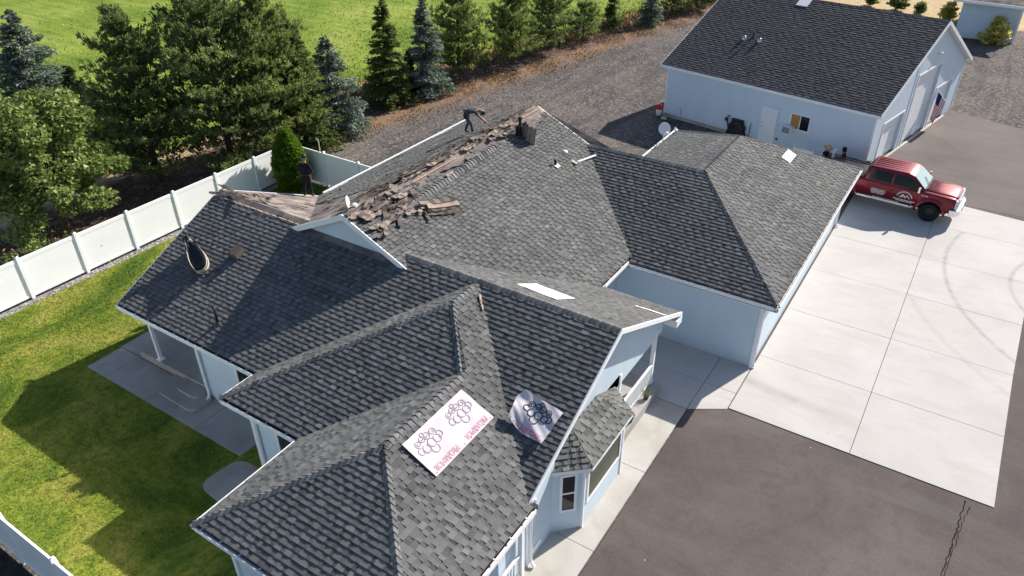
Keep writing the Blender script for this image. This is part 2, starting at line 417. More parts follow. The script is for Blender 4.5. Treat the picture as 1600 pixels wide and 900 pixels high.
sheet('side_yard_ground', [(-40, -40), (-5.44, -40), (-5.44, -15.3), (-40, -15.3)], -.035, 'dark_ground', .02)  # very dark sheet for asphalt and gravel ground in the fence's shadow
# asphalt crack
b = MB(); rr = random.Random(3)
def ragged(pts, wd, z, b, rr):
    L = []
    for (x0, y0), (x1, y1) in zip(pts[:-1], pts[1:]):
        n = 10
        for k in range(n): L.append((x0+(x1-x0)*k/n+rr.uniform(-.03, .03), y0+(y1-y0)*k/n))
    L.append(pts[-1])
    for p, q in zip(L[:-1], L[1:]):
        w0 = wd*rr.uniform(.4, 1.2); b.poly([(p[0]-w0, p[1], z), (p[0]+w0, p[1], z), (q[0]+w0*.8, q[1], z), (q[0]-w0*.8, q[1], z)])
ragged([(2.60, .28), (2.52, -.8), (2.42, -2.0), (2.30, -3.4), (2.25, -5)], .020, -.007, b, rr)
ragged([(2.70, .1), (2.60, -.9), (2.47, -2.0), (2.38, -3.0)], .014, -.007, b, rr)
ragged([(3.4, 5.15), (5.5, 4.9)], .012, -.007, b, rr)
o = b.build('asphalt_crack', 'crack'); tag(o, kind='structure')

def slabs(name, mat, xs, ys, z, poly=None, skew=None, thick=.1, gap=.009, label=None):
    """concrete cast in panels: one slab object per panel"""
    root = empty(name, (0, 0, 0)); tag(root, kind='structure'); me = None
    for i in range(len(xs)-1):
        for j in range(len(ys)-1):
            x0, x1, y0, y1 = xs[i]+gap, xs[i+1]-gap, ys[j]+gap, ys[j+1]-gap
            pts = [(x0, y0), (x1, y0), (x1, y1), (x0, y1)]
            if skew: pts = [skew(*q) for q in pts]
            b = MB(); zz = z+rnd.uniform(-.002, .002); b.prism([(x, y, zz) for x, y in pts], (0, 0, -thick)); o = b.build('slab', mat, root)
            bevel(o, .006, 1)
    return root
slabs('concrete_driveway', 'concrete', [-4.34, -.57, 3.3], [.42, 3.74, 7.27, 10.8, 14.3, 17.75, 21.2], .012,
      skew=lambda x, y: (x+max(0, y-7)*.018*(1 if x > 2 else 0)+.18*(y-.4)/21*(1 if x > 2 else 0), y-(max(0, x+4.3)*.105 if y > 21 else 0)))
# garage apron strip between driveway and wall is part of the slabs; walk in front of the house
slabs('front_walk', 'concrete_walk', [-6.9, -5.47], [-16, -12.5, -10.1, -6.9, -3.62, -.36], .006)
slabs('entry_court', 'concrete', [-9.4, -5.47, -4.36], [-.34, 1.25, 2.95], .004, skew=lambda x, y: (x, y+(.7*(x+5.47)/1.11 if (x > -5.47 and y < 0) else 0)))
slabs('patio', 'concrete_old', [-24.15, -23.1, -20.8, -18.3, -16.1], [-9.62, -8.28], .0)
slabs('patio_end', 'concrete_old', [-24.2, -21.6], [-8.26, -4.2], .0)
b = MB(); pts = []
def rounded(pts, r=.35, n=6):
    out = []; m = len(pts)
    for i in range(m):
        p, a, c = Vector(pts[i]), Vector(pts[i-1]), Vector(pts[(i+1) % m]); d0 = (a-p).normalized(); d1 = (c-p).normalized()
        rr_ = min(r, (a-p).length/2.1, (c-p).length/2.1); s0, s1 = p+d0*rr_, p+d1*rr_
        for k in range(n+1):
            t = k/n; q = s0*(1-t)**2+p*2*t*(1-t)+s1*t*t; out.append((q.x, q.y))
    return out
o = sheet('side_patio', rounded([(-16.08, -9.66), (-16.25, -11.05), (-12.3, -11.4), (-12.3, -9.66)][::1], .45), .0, 'concrete_old', .1)
def deck(name, pts, z0, z1, mat, parent=None):
    b = MB(); b.prism([(x, y, z1) for x, y in pts], (0, 0, z0-z1)); return b.build(name, mat, parent)

# ------------------------------------------------------------------ house
P = .472; HE = 2.75
house = tag(empty('house', (-14, -2, 0)), 'long pale blue single-storey house with many grey shingled hips and gables, partly stripped', 'house')
house.location = (0, 0, 0)
W = {}
W['LH'] = lambda x, y: HE+P*min(y+8.765, .87-y+.0) if -22.44 < x < -6.45 and -8.765 < y < .87 else -9
W['M'] = lambda x, y: 5.99-P*abs(x+15.86) if -22.55 < x < -9.2 and -4.41 < y < (7.33 if x > -15.86 else 7.33+(-15.86-x)*.58) else -9
W['K'] = lambda x, y: HE+P*min(y-2.71, 15.89-y, x+12.85, -3.89-x) if -12.85 < x < -3.89 and 2.71 < y < 15.89 else -9
W['K1'] = lambda x, y: HE+P*min(y-2.71, 11.7-y) if -13.5 < x < -8.0 and 2.71 < y < 11.7 else -9
W['G'] = lambda x, y: HE+P*min(y+10.0, x+15.77, -6.27-x) if -15.77 < x < -6.27 and -10.0 < y < -4.1 else -9
W['F'] = lambda x, y: HE+P*min(y+13.2, x+12.73, -6.27-x) if -12.73 < x < -6.27 and -13.2 < y < -6.0 else -9
def hidden(x, y, z, own, tol=.05):
    return any(W[k](x, y) > z+tol for k in W if k not in own)

def clip_rect(poly, u0, u1, v0, v1):
    for ax, lim, sg in ((0, u0, 1), (0, u1, -1), (1, v0, 1), (1, v1, -1)):
        out = []; n = len(poly)
        for i in range(n):
            a, c = poly[i], poly[(i+1) % n]; da = (a[ax]-lim)*sg; dc = (c[ax]-lim)*sg
            if da >= 0: out.append(a)
            if (da >= 0) != (dc >= 0):
                t = da/(da-dc); out.append((a[0]+(c[0]-a[0])*t, a[1]+(c[1]-a[1])*t))
        poly = out
        if len(poly) < 3: return []
    return poly
ALL_NEAR = []
def shingle_face(poly3, roof, own, expo=.152, mat='shingle', singles=False, vstart=.0, skip=None, lift=.019, wmin=.11, wmax=.25, jig=0., prune=True, frame=True):
    """lays real shingle tabs (wedges, butt edge proud) course by course over a planar roof polygon"""
    q = [Vector(p) for p in poly3]; n = Vector((0, 0, 0))
    for i in range(len(q)): n += q[i].cross(q[(i+1) % len(q)])
    n.normalize()
    if n.z < 0: n = -n
    EW = abs(n.x) > .2
    Wf = EW and n.x < 0
    if EW: wmin, wmax = wmin*.92, wmax*.85
    u = Vector((0, 0, 1)).cross(n).normalized(); v = n.cross(u).normalized()
    O = min(q, key=lambda p: p.z)
    P2 = [((p-O).dot(u), (p-O).dot(v)) for p in q]
    area = sum(P2[i][0]*P2[(i+1) % len(P2)][1]-P2[(i+1) % len(P2)][0]*P2[i][1] for i in range(len(P2)))
    if area < 0: P2 = P2[::-1]
    umin = min(p[0] for p in P2); umax = max(p[0] for p in P2); vmax = max(p[1] for p in P2)
    sb = MB(); r = random.Random(int(abs(O.x*37+O.y*91+umax*13)*10)); row = 0; v0 = vstart
    near = []
    while v0 < vmax:
        uu = umin-r.uniform(0, .3); v1 = v0+expo; rowtone = r.uniform(-.05, .05); hi = r.random() < .5
        while uu < umax:
            wd = r.uniform(wmin, wmax) if hi else r.uniform(wmin*.8, wmax*.62)
            hi_ = hi; hi = not hi
            if r.random() < .12: hi = hi_
            a0, a1 = uu, uu+wd; uu = a1
            pc = clip_rect(P2, a0, a1, v0, v1+.004)
            if not pc: continue
            cu = sum(p[0] for p in pc)/len(pc); cv = sum(p[1] for p in pc)/len(pc); c = O+u*cu+v*cv
            if frame and not in_frame(c, 60): continue
            if prune and hidden(c.x, c.y, c.z, own): continue
            if skip and skip(c, r): continue
            t = lift*((1.1 if hi_ else .7) if Wf else (1.65 if hi_ else .55) if EW else (1.15 if hi_ else .72)); tone = min(1, max(.09, r.gauss((.55 if hi_ else .35) if EW else (.49 if hi_ else .37), .085)+rowtone))
            jv = r.uniform(-.004, .004) if hi_ else r.uniform(.0, .010)
            top = []
            for (pu, pv) in pc:
                h = t*(1-(pv-v0)/expo)+.0015
                vv = pv+(jv if pv < v0+.001 else 0)
                top.append(O+u*pu+v*vv+n*(h+.012))
            bot = [p-n*.022 for p in top]
            near.append((top, bot, tone, c, (c-CAM).length))
        v0 = v1; row += 1
    def emit(b, it):
        top, bot, tone = it[:3]; m = len(top); b.poly(top, tone)
        for i in range(m):
            j = (i+1) % m; b.poly((top[i], bot[i], bot[j], top[j]), .0)
    if singles: ALL_NEAR.append((near, roof, emit, mat)); return
    for it in near: emit(sb, it)
    if sb.v: tag(sb.build('shingles', mat, roof), kind='stuff')

def deck_face(b, poly3, th=.14, drop=.0):
    q = [Vector(p) for p in poly3]; n = Vector((0, 0, 0))
    for i in range(len(q)): n += q[i].cross(q[(i+1) % len(q)])
    if n.z < 0: q = q[::-1]
    b.prism([p-Vector((0, 0, drop)) for p in q], (0, 0, -th))

def cap_row(A, B, s1, s2, roof, mat='shingle_cap', single=True, wd=.16, expo=.165, lift=.026, name='ridge_cap', tw=0):
    """ridge caps from A up to B; s1, s2: unit vectors down each side slope"""
    A, B = Vector(A), Vector(B); d = (B-A); L = d.length; d.normalize(); s1 = Vector(s1).normalized(); s2 = Vector(s2).normalized()
    up = -(s1+s2); up = (up-d*up.dot(d)).normalized(); k = 0; b = MB()
    while k*expo < L-.02:
        p0 = A+d*(k*expo); p1 = A+d*min(L, (k+1.35)*expo); w_ = wd*rnd.uniform(.95, 1.05); tn = min(1, max(0, rnd.gauss(.5, .2)))
        if not in_frame(p0, 60): k += 1; continue
        h0, h1 = lift+.030, .022
        c0, c1 = p0+up*h0, p1+up*h1
        l0, l1 = p0+s1*w_+up*(h0*.75), p1+s1*w_+up*(h1*.8)
        r0, r1 = p0+s2*w_+up*(h0*.75), p1+s2*w_+up*(h1*.8)
        bb = MB() if single else b; dn = -up*.017
        bb.poly((c0, l0, l1, c1), tn); bb.poly((c0, c1, r1, r0), tn)
        bb.poly((l0, c0, c0+dn, l0+dn), 0.); bb.poly((c0, r0, r0+dn, c0+dn), 0.)
        bb.poly((l1, l0, l0+dn, l1+dn), tn); bb.poly((r0, r1, r1+dn, r0+dn), tn)
        if single: bb.build(name, mat, roof)
        k += 1
    if not single and b.v: tag(b.build('ridge_caps', mat, roof), kind='stuff')

G_ = .10   # roof edge sits this far inside the gutter lip
def roof_obj(name_polys):
    b = MB()
    for q in name_polys: deck_face(b, q)
    return b.build('roof', 'felt', house)
def Z(k, x, y): return W[k](x, y)
sx_, sn_ = 1/math.sqrt(1+P*P), P/math.sqrt(1+P*P)
dE, dW, dS, dN = (sx_, 0, -sn_), (-sx_, 0, -sn_), (0, -sx_, -sn_), (0, sx_, -sn_)

# --- L/H long gable
yr = -3.9475; zr = HE+P*(yr+8.765)
LHs = [(-22.40, -8.765+G_, HE+P*G_), (-6.49, -8.765+G_, HE+P*G_), (-6.49, yr, zr), (-22.40, yr, zr)]
LHn = [(-6.49, .87-G_, HE+P*G_), (-22.40, .87-G_, HE+P*G_), (-22.40, yr, zr), (-6.49, yr, zr)]
roof_L = roof_obj([LHs, LHn])
def torn_near(c, r):   # exposed deck along the stripped ridge, ragged edge
    if c.x > -17.9: return False
    return c.y > yr-.28-.16*math.sin(c.x*2.1)-.10*math.sin(c.x*5.3)
shingle_face(LHs, roof_L, ('LH',), skip=torn_near)
shingle_face([(-6.49, .87-G_, HE+P*G_), (-15, .87-G_, HE+P*G_), (-15, yr, zr), (-6.49, yr, zr)], roof_L, ('LH',))
cap_row((-13.65, yr, zr), (-6.5, yr, zr), dS, dN, roof_L)
# --- M tall cross gable
zm = 5.99; xm = -15.86
Mr = [(-9.23-G_, -4.37, 5.99-P*(6.63-G_)), (-9.23-G_, 7.29, 5.99-P*(6.63-G_)), (xm, 7.29, zm), (xm, -4.37, zm)]
Ml = [(-22.5+G_, 11.15, 5.99-P*(6.64-G_)), (-22.5+G_, -4.37, 5.99-P*(6.64-G_)), (xm, -4.37, zm), (xm, 7.29, zm)]
Mn = [(-13.4, 11.15, 5.99-P*(6.64-G_)), (-22.5+G_, 11.15, 5.99-P*(6.64-G_)), (xm, 7.29, zm)]
roof_M = roof_obj([Mr, Ml, Mn])
def torn_right(c, r):
    dd = c.x-xm; lim = .45+.12*math.sin(c.y*2.3)+.1*math.sin(c.y*5.1)
    if c.y < -1.2: lim += .35*max(0, 1-(abs(c.y+3.0))/1.3)
    return dd < lim
def torn_left(c, r):
    if c.x > xm-.55: return True
    if c.y < -1.2: return c.x > -21.5-.4*math.sin(c.y*3)
    return (math.sin(c.y*1.7+c.x*2.3)+math.sin(c.x*4.1-c.y*.8)) > 1.05
shingle_face(Mr, roof_M, ('M',), skip=torn_right)
shingle_face(Ml, roof_M, ('M',), skip=torn_left)
# --- K garage hip + link
xk0, xk1, yk0, yk1 = -12.85, -3.89, 2.71, 15.89; zk = HE+P*4.48; xk = -8.37; ya, yb = 7.19, 11.41
Ks = [(-12.5, yk0+G_, HE+P*G_), (xk1-G_, yk0+G_, HE+P*G_), (xk, ya, zk), (-13.4, ya, zk)]
Ke = [(xk1-G_, yk0+G_, HE+P*G_), (xk1-G_, yk1-G_, HE+P*G_), (xk, yb, zk), (xk, ya, zk)]
Kn = [(xk1-G_, yk1-G_, HE+P*G_), (xk0+G_, yk1-G_, HE+P*G_), (xk, yb, zk)]
Kw = [(xk0+G_, yk1-G_, HE+P*G_), (xk0+G_, yk0+3.0, HE+P*G_), (xk, ya, zk), (xk, yb, zk)]
K1n = [(-8.5, 11.6, HE+.1), (-13.4, 11.6, HE+.1), (-13.4, ya, zk), (-8.5, ya, zk)]
roof_K = roof_obj([Ks, Ke, Kn, Kw, K1n])
shingle_face(Ks, roof_K, ('K', 'K1')); shingle_face(Ke, roof_K, ('K', 'K1')); shingle_face(Kw, roof_K, ('K',))
cap_row((-13.3, ya, zk), (xk, ya, zk), dS, dN, roof_K, single=False)
cap_row((xk1-G_, yk0+G_, HE+P*G_), (xk, ya, zk), dS, dE, roof_K, single=False)
cap_row((xk, ya, zk), (xk, yb, zk), dE, dW, roof_K, single=False)
cap_row((xk0+G_, yk1-G_, HE+P*G_), (xk, yb, zk), dN, dW, roof_K, single=False)
cap_row((xk1-G_, yk1-G_, HE+P*G_), (xk, yb, zk), dN, dE, roof_K, single=False)
# --- G hip wing and F hip wing
xgl, xe, ygn = -15.77, -6.27, -10.0; xg = -11.02; yg = ygn+4.75; zg = HE+P*4.75
xfl, yfn = -12.73, -13.2; xf = -9.5; yf = yfn+3.23; zf = HE+P*3.23; yj = ygn+3.23
Gs = [(xgl+G_, ygn+G_, HE+P*G_), (xe-G_, ygn+G_, HE+P*G_), (xg, yg, zg)]
Gw = [(xgl+G_, -4.1, HE+P*G_), (xgl+G_, ygn+G_, HE+P*G_), (xg, yg, zg), (xg, -4.1, zg)]
E1 = [(xe-G_, yfn+G_, HE+P*G_), (xe-G_, -8.55, HE+P*G_), (xg, -3.99, zg), (xg, yg, zg), (xf, yj, zf), (xf, yf, zf)]
Fs = [(xfl+G_, yfn+G_, HE+P*G_), (xe-G_, yfn+G_, HE+P*G_), (xf, yf, zf)]
Fw = [(xfl+G_, -6.0, HE+P*G_), (xfl+G_, yfn+G_, HE+P*G_), (xf, yf, zf), (xf, -6.0, zf)]
roof_G = roof_obj([Gs, Gw]); roof_F = roof_obj([Fs, Fw, E1])
shingle_face(Gs, roof_G, ('G', 'F_')); shingle_face(Gw, roof_G, ('G',))
shingle_face(E1, roof_F, ('G', 'F'), singles=True); shingle_face(Fs, roof_F, ('F', 'G_'), singles=True); shingle_face(Fw, roof_F, ('F',))
cap_row((xfl+G_, yfn+G_, HE+P*G_), (xf, yf, zf), dS, dW, roof_F); cap_row((xe-G_, yfn+G_, HE+P*G_), (xf, yf, zf), dS, dE, roof_F)
cap_row((xf, yf, zf), (xf, yj, zf), dE, dW, roof_F)
cap_row((xgl+G_, ygn+G_, HE+P*G_), (xg, yg, zg), dS, dW, roof_G); cap_row((xf-.1, yj-.1, zf-.03), (xg, yg, zg), dS, dE, roof_G)
cap_row((xg, yg, zg), (xg, -4.3, zg), dE, dW, roof_G)
# the 300 nearest shingles are single objects, the rest joined per face
flat = sorted((it[4], i, k) for i, (near, *_r_) in enumerate(ALL_NEAR) for k, it in enumerate(near) if in_frame(it[3], -8))
pick = set((i, k) for _, i, k in flat[:300])
for i, (near, roof, emit, mat) in enumerate(ALL_NEAR):
    sb = MB()
    for k, it in enumerate(near):
        if (i, k) in pick:
            b = MB(); emit(b, it); b.build('shingle', mat, roof)
        else: emit(sb, it)
    tag(sb.build('shingles', mat, roof), kind='stuff')
# strip of left-over ridge caps lying below the stripped ridge
def Mz(x, y): return 5.99-P*abs(x+15.86)
b = MB()
A_, B_ = Vector((-15.02, -2.2, Mz(-15.02, -2.2)+.05)), Vector((-15.22, 3.1, Mz(-15.22, 3.1)+.12))
cap_row(A_, B_, (sx_, 0, -sn_*1.9), (-sx_, 0, -.05), roof_M, single=True, wd=.19, lift=.03)
b.prism([A_+Vector((.13, 0, -.07)), B_+Vector((.13, 0, -.09)), B_+Vector((-.2, 0, -.0)), A_+Vector((-.2, 0, -.0))], (0, 0, -.2)); 
b.build('vent_strip', 'shingle_cap', roof_M)

# fascias / rakes
def rake(a, bb, parent, th=.04, ht=.15, out=(1, 0, 0), drop=.02, name='rake_board'):
    a, bb = Vector(a), Vector(bb); o_ = Vector(out)*th; b = MB(); dz = Vector((0, 0, -ht)); dd = Vector((0, 0, -drop+.03))
    b.prism([a+dd, bb+dd, bb+dd+o_, a+dd+o_] if (bb-a).cross(o_).z > 0 else [a+dd, a+dd+o_, bb+dd+o_, bb+dd], dz)
    return b.build(name, 'white_trim', parent)
rake((-6.49, yr, zr+.012), (-6.49, -8.70, HE+.03), roof_L); rake((-6.49, yr, zr+.012), (-6.49, .85, HE+.03), roof_L)
rake((-22.40, yr, zr), (-22.40, -8.70, HE+.03), roof_L, out=(-1, 0, 0), ht=.15); rake((-22.40, yr, zr), (-22.40, .85, HE+.03), roof_L, out=(-1, 0, 0), ht=.15)
rake((xm, -4.37, zm+.02), (-13.40, -4.37, zm-P*2.46+.02), roof_M, out=(0, -1, 0), ht=.2); rake((xm, -4.37, zm+.02), (-18.28, -4.37, zm-P*2.42+.02), roof_M, out=(0, -1, 0), ht=.2)
rake((xm, 7.29, zm), (-9.35, 7.29, zm-P*6.5), roof_M, out=(0, 1, 0), ht=.15)
# soffit trim under the front gable: short return at the eave corner
b = MB(); b.prism([(-6.95, .45, HE-.12), (-6.44, .45, HE-.12), (-6.44, .86, HE-.12), (-6.95, .86, HE-.12)], (0, 0, -.24)); b.build('eave_return', 'white_trim', roof_L)

# gutters
HG = MB(); HG.box(-.014, .014, 0, .12, -.012, .012)
hang_me = HG.mesh('gutter_hanger', ['white_trim'])
def gutter(a, bb, inward, z=HE, fat=0., step=.62):
    a = Vector((*a, z)); bb = Vector((*bb, z)); d = (bb-a).normalized(); n_ = Vector((*inward, 0)); b = MB()
    def strip(o0, o1, z0, z1):
        q0, q1 = a+n_*o0, bb+n_*o0; q2, q3 = bb+n_*o1, a+n_*o1
        pts = [Vector((p.x, p.y, z+z1)) for p in (q0, q1, q2, q3)]
        if (pts[1]-pts[0]).cross(pts[2]-pts[1]).z < 0: pts = pts[::-1]
        b.prism(pts, (0, 0, z0-z1))
    strip(-fat, .022, -.12, .012+fat*.5); strip(.1, .12, -.12, -.012); strip(.022, .1, -.12, -.105); strip(-.003, -.0005, -.02, .015)
    o = b.build('gutter', 'white_trim', house)
    L = (bb-a).length; n = int(L/step)
    for k in range(n):
        p = a+d*((k+.5)*L/n)
        if not in_frame(p, 10): continue
        h = link('gutter_hanger', hang_me, o); h.location = p; h.rotation_euler = (0, 0, math.atan2(n_.y, n_.x)-math.pi/2)
    b2 = MB(); strip2 = None
    return o
gutter((-22.44, -8.765), (-15.77, -8.765), (0, 1)); gutter((xgl, ygn), (xgl, -8.765), (1, 0)); gutter((xgl, ygn), (xfl, ygn), (0, 1))
gutter((xfl, yfn), (xfl, ygn), (1, 0)); gutter((xfl, yfn), (xe, yfn), (0, 1)); gutter((xe, yfn), (xe, -8.55), (-1, 0))
gutter((-9.23, yk0), (xk1, yk0), (0, 1)); gutter((xk1, yk0), (xk1, yk1), (-1, 0)); gutter((xk0, 7.5), (xk0, yk1), (1, 0), HE, .06)
gutter((-9.23, .87), (-9.23, 2.71), (-1, 0), HE+.1); gutter((-9.23, .87), (-6.45, .87), (0, -1)); gutter((-22.50, .9), (-22.50, 11.2), (1, 0), HE+.14, .05)
# leaf litter lying in the long gutters
# walls
def wallbox(x0, x1, y0, y1, z1=2.6, z0=-.05, mat='siding'):
    b = MB(); b.box(x0, x1, y0, y1, z0, z1); return b.build('wall', mat, house)
wallbox(-21.9, -8.9, -4.9, .35); wallbox(-19.15, -6.86, -8.3, -2.9, 2.604); wallbox(-15.15, -6.73, -9.5, -6.9, 2.607); wallbox(-12.2, -8.1, -12.7, -8.2, 2.61)
wallbox(-22.05, -9.7, .3, 6.9, 2.613); wallbox(-22.04, -14.0, 6.9, 10.7, 2.61); wallbox(-12.35, -4.41, 2.9, 15.4, 2.616)
# soffits
k = 0
for (x0, x1, y0, y1) in ((-22.42, -6.9, -8.74, .85), (-22.5, -13.5, -4.0, 11.1), (-12.8, -3.92, 2.74, 15.86), (-15.74, -6.3, -9.97, -8.6), (-12.7, -6.3, -13.17, -9)):
    b = MB(); b.box(x0, x1, y0, y1, 2.57-.004*k, 2.588-.004*k); b.build('soffit', 'white_trim', house); k += 1
# gable walls
b = MB(); xx = -6.9; zz = lambda y: HE+P*min(y+8.765, .87-y)-.13
pr = [(xx, -8.2, 2.2), (xx, .3, 2.2), (xx, .3, zz(.3)), (xx, yr, zz(yr)), (xx, -8.2, zz(-8.2))]
b.prism([Vector(p)+Vector((.04, 0, 0)) for p in pr], (-.1, 0, 0)); b.build('gable_wall', 'siding', house)
b = MB(); yy = -4.17; pm = [(-18.3, yy, 4.6), (-13.4, yy, 4.6), (xm, yy, 5.99-.12)]
b.prism(pm, (0, .1, 0)); b.build('gable_wall', 'siding', house)
b = MB(); b.prism([(-22.2, 6.9, 2.6), (-9.6, 6.9, 2.6), (xm, 6.9, 5.85)][::-1], (0, -.1, 0)); b.build('gable_wall', 'siding', house)
b = MB(); b.prism([(-21.9, -8.3, 2.6), (-21.9, .4, 2.6), (-21.9, yr, 4.8)][::-1], (.1, 0, 0)); b.build('gable_wall', 'siding', house)
# corner boards
def cboard(x, y, z1=2.56, s=.055, z0=0):
    b = MB(); b.box(x-s, x+s, y-s, y+s, z0, z1); bevel(b.build('corner_board', 'white_trim', house), .006, 1)
for c in ((-4.41, 2.9), (-19.15, -8.3), (-15.15, -9.5), (-12.2, -12.7), (-6.73, -8.2+.0), (-4.41, 15.4), (-9.0, -.0)): cboard(*c)
# downspouts
def downspout(x, y, top=2.62, out=(1, 0), z0=.05):
    b = MB(); o_ = Vector((*out, 0)); p = Vector((x, y, 0))
    b.tube([p+o_*.32+Vector((0, 0, top)), p+o_*.3+Vector((0, 0, top-.12)), p+o_*.06+Vector((0, 0, top-.38)), p+o_*.06+Vector((0, 0, .28)), p+o_*.1+Vector((0, 0, .14)), p+o_*.34+Vector((0, 0, .06))], .042, 8)
    b.build('downspout', 'white_trim', house, smooth=False)
downspout(-4.37, 2.98, out=(.25, -.25)); downspout(-6.69, -8.12, out=(.5, -.2)); downspout(-19.05, -8.34, out=(.12, -.6)); downspout(-15.0, -9.54, out=(.1, -.35))
downspout(-4.36, 15.2, out=(.4, .0))

def window(x, y, z0, z1, wdt, dirn, split='v', parent=house, mat='dark_glass', depth=.05, name='window'):
    """window lying in a wall; dirn = outward unit vector (xy)"""
    n_ = Vector((*dirn, 0)).normalized(); s_ = Vector((-n_.y, n_.x, 0)); c = Vector((x, y, (z0+z1)/2)); b = MB(); hw = wdt/2; hh = (z1-z0)/2; fw_ = .07
    for sg in (-1, 1):
        b.obox(c+s_*sg*hw+n_*depth/2, s_*fw_/2*1.0, n_*depth/2*1.0, Vector((0, 0, hh+fw_/2)))
        b.obox(c+Vector((0, 0, sg*hh))+n_*(depth/2+.002), s_*(hw+fw_/2-.002), n_*depth/2, Vector((0, 0, fw_/2)))
    if split == 'v': b.obox(c+n_*(depth/2-.004), s_*.025, n_*depth/2, Vector((0, 0, hh)))
    elif split == 'h': b.obox(c+n_*(depth/2-.004), s_*hw, n_*depth/2, Vector((0, 0, .025)))
    # obox expects right handed axes; flip faces is harmless
    o = b.build(name, 'white_trim', parent); g = MB(); g.obox(c+n_*.012, s_*(hw-.01), n_*.008, Vector((0, 0, hh-.01)))
    g.build('pane', mat, o); return o
window(-16.6, -8.3, 1.0, 2.2, 1.3, (0, -1)); window(-13.55, -9.5, 1.0, 2.1, 1.2, (0, -1)); window(-10.2, -12.7, 1.0, 2.1, 1.2, (0, -1))
window(-6.86+.04-.0, -1.9+1e-3, .2, .3, .02, (1, 0)) if False else None
# bay window on the front
bay = [(-6.73, -6.98), (-6.12, -6.36), (-6.12, -4.02), (-6.73, -3.42)]
b = MB(); b.prism([(x, y, 2.3) for x, y in [(-6.95, -6.98)]+bay+[(-6.95, -3.42)]], (0, 0, -2.32)); bw = b.build('bay_wall', 'siding', house)
window((-6.73-6.12)/2, (-6.98-6.36)/2, .80, 2.12, .40, (.71, -.71), 'h', depth=.04)
window(-6.12, -5.2, .85, 2.15, 1.95, (1, 0), 'none', depth=.04, mat='pale_green_interior')
window((-6.73-6.12)/2, (-3.42-4.02)/2, .80, 2.12, .40, (.71, .71), 'h', depth=.04)
for (x, y) in (bay[1], bay[2]): cboard(x, y, 2.28, .03)
bo = [(-6.86, -7.15), (-5.93, -6.32), (-5.93, -3.92), (-6.86, -3.2)]; ze = 2.34; zt = 2.93; xt = -6.86
b = MB(); b.prism([(x, y, ze-.01) for x, y in bo], (0, 0, -.12)); b.build('bay_fascia', 'white_trim', house)
A1, A2 = (xt, -5.85, zt), (xt, -4.45, zt)
b = MB(); broof = [[(-5.93, -6.32, ze), (-5.93, -3.92, ze), A2, A1], [(xt, -7.15, ze), (-5.93, -6.32, ze), A1], [(-5.93, -3.92, ze), (xt, -3.2, ze), A2]]
for q in broof:
    b.poly(q); 
b.poly([(x, y, ze) for x, y in bo][::-1])
rb = b.build('bay_roof', 'felt', house)
shingle_face(broof[0], rb, (), prune=False); shingle_face(broof[1], rb, (), prune=False); shingle_face(broof[2], rb, (), prune=False)

# entry porch
po = empty('porch', (0, 0, 0)); po.parent = house
deck('porch_floor', [(-8.9, -2.95), (-6.55, -2.95), (-6.55, -.05), (-8.9, -.05)], -.02, .36, 'concrete_old', po)
b = MB(); b.box(-6.95, -6.83, -.25, -.13, .36, 2.57); b.box(-6.97, -6.81, -.27, -.11, .36, .48); b.build('porch_post', 'white_trim', po)
b = MB(); b.box(-6.93, -6.83, -2.86, -2.76, .36, 2.57); b.build('porch_post', 'white_trim', po)
def railing(x, y0, y1, z0, parent, ht=.85):
    r = empty('railing', (0, 0, 0)); r.parent = parent; b = MB(); b.box(x-.035, x+.035, y0, y1, z0+ht-.05, z0+ht); b.box(x-.02, x+.02, y0, y1, z0+.08, z0+.13); b.build('rail', 'white_trim', r)
    n = int((y1-y0)/.13); bb = MB(); bb.box(-.016, .016, -.016, .016, 0, ht-.18); me = bb.mesh('baluster', ['white_trim'])
    for k_ in range(n):
        o = link('baluster', me, r); o.location = (x, y0+(k_+.5)*(y1-y0)/n, z0+.13)
    return r
railing(-6.86, -2.76, -.27, .36, house)
railing(-6.62, -12.6, -8.75, .25, house)
deck('front_porch_floor', rounded([(-8.1, -12.9), (-6.45, -12.9), (-6.35, -10.8), (-6.5, -8.75), (-8.1, -8.3)], .3), -.02, .22, 'concrete_walk', house)
b = MB(); b.box(-6.68, -6.56, -8.72, -8.6, .2, 2.57); b.build('porch_post', 'white_trim', house)
# rear covered porch: raised floor, steps, post
deck('back_porch_floor', [(-23.0, -8.25), (-19.2, -8.25), (-19.2, -4.9), (-23.0, -4.9)], -.02, .30, 'concrete_old', house)
deck('lower_step', rounded([(-21.1, -8.2), (-20.9, -9.15), (-18.95, -9.2), (-18.8, -8.35)], .35), -.02, .10, 'concrete_old', house)
deck('upper_step', rounded([(-20.5, -8.24), (-20.4, -8.75), (-19.3, -8.78), (-19.2, -8.30)], .25), -.02, .20, 'concrete_old', house)
b = MB(); b.box(-21.95, -21.84, -8.2, -8.09, .30, 2.57); b.box(-22.0, -21.79, -8.25, -8.04, .30, .35); b.build('porch_post', 'white_trim', house)
b = MB(); b.box(-6.55, -6.5, -7.9, -7.5, .25, .38); 
# crawl vent on the front wall, dark fitting at the rake foot
b = MB(); b.box(-6.73, -6.70, -7.95, -7.55, .22, .40); b.build('crawl_vent', 'white_trim', house)
b = MB(); b.box(-6.47, -6.34, -8.5, -8.36, 2.56, 2.70); b.build('security_lamp', 'dark_metal', house)

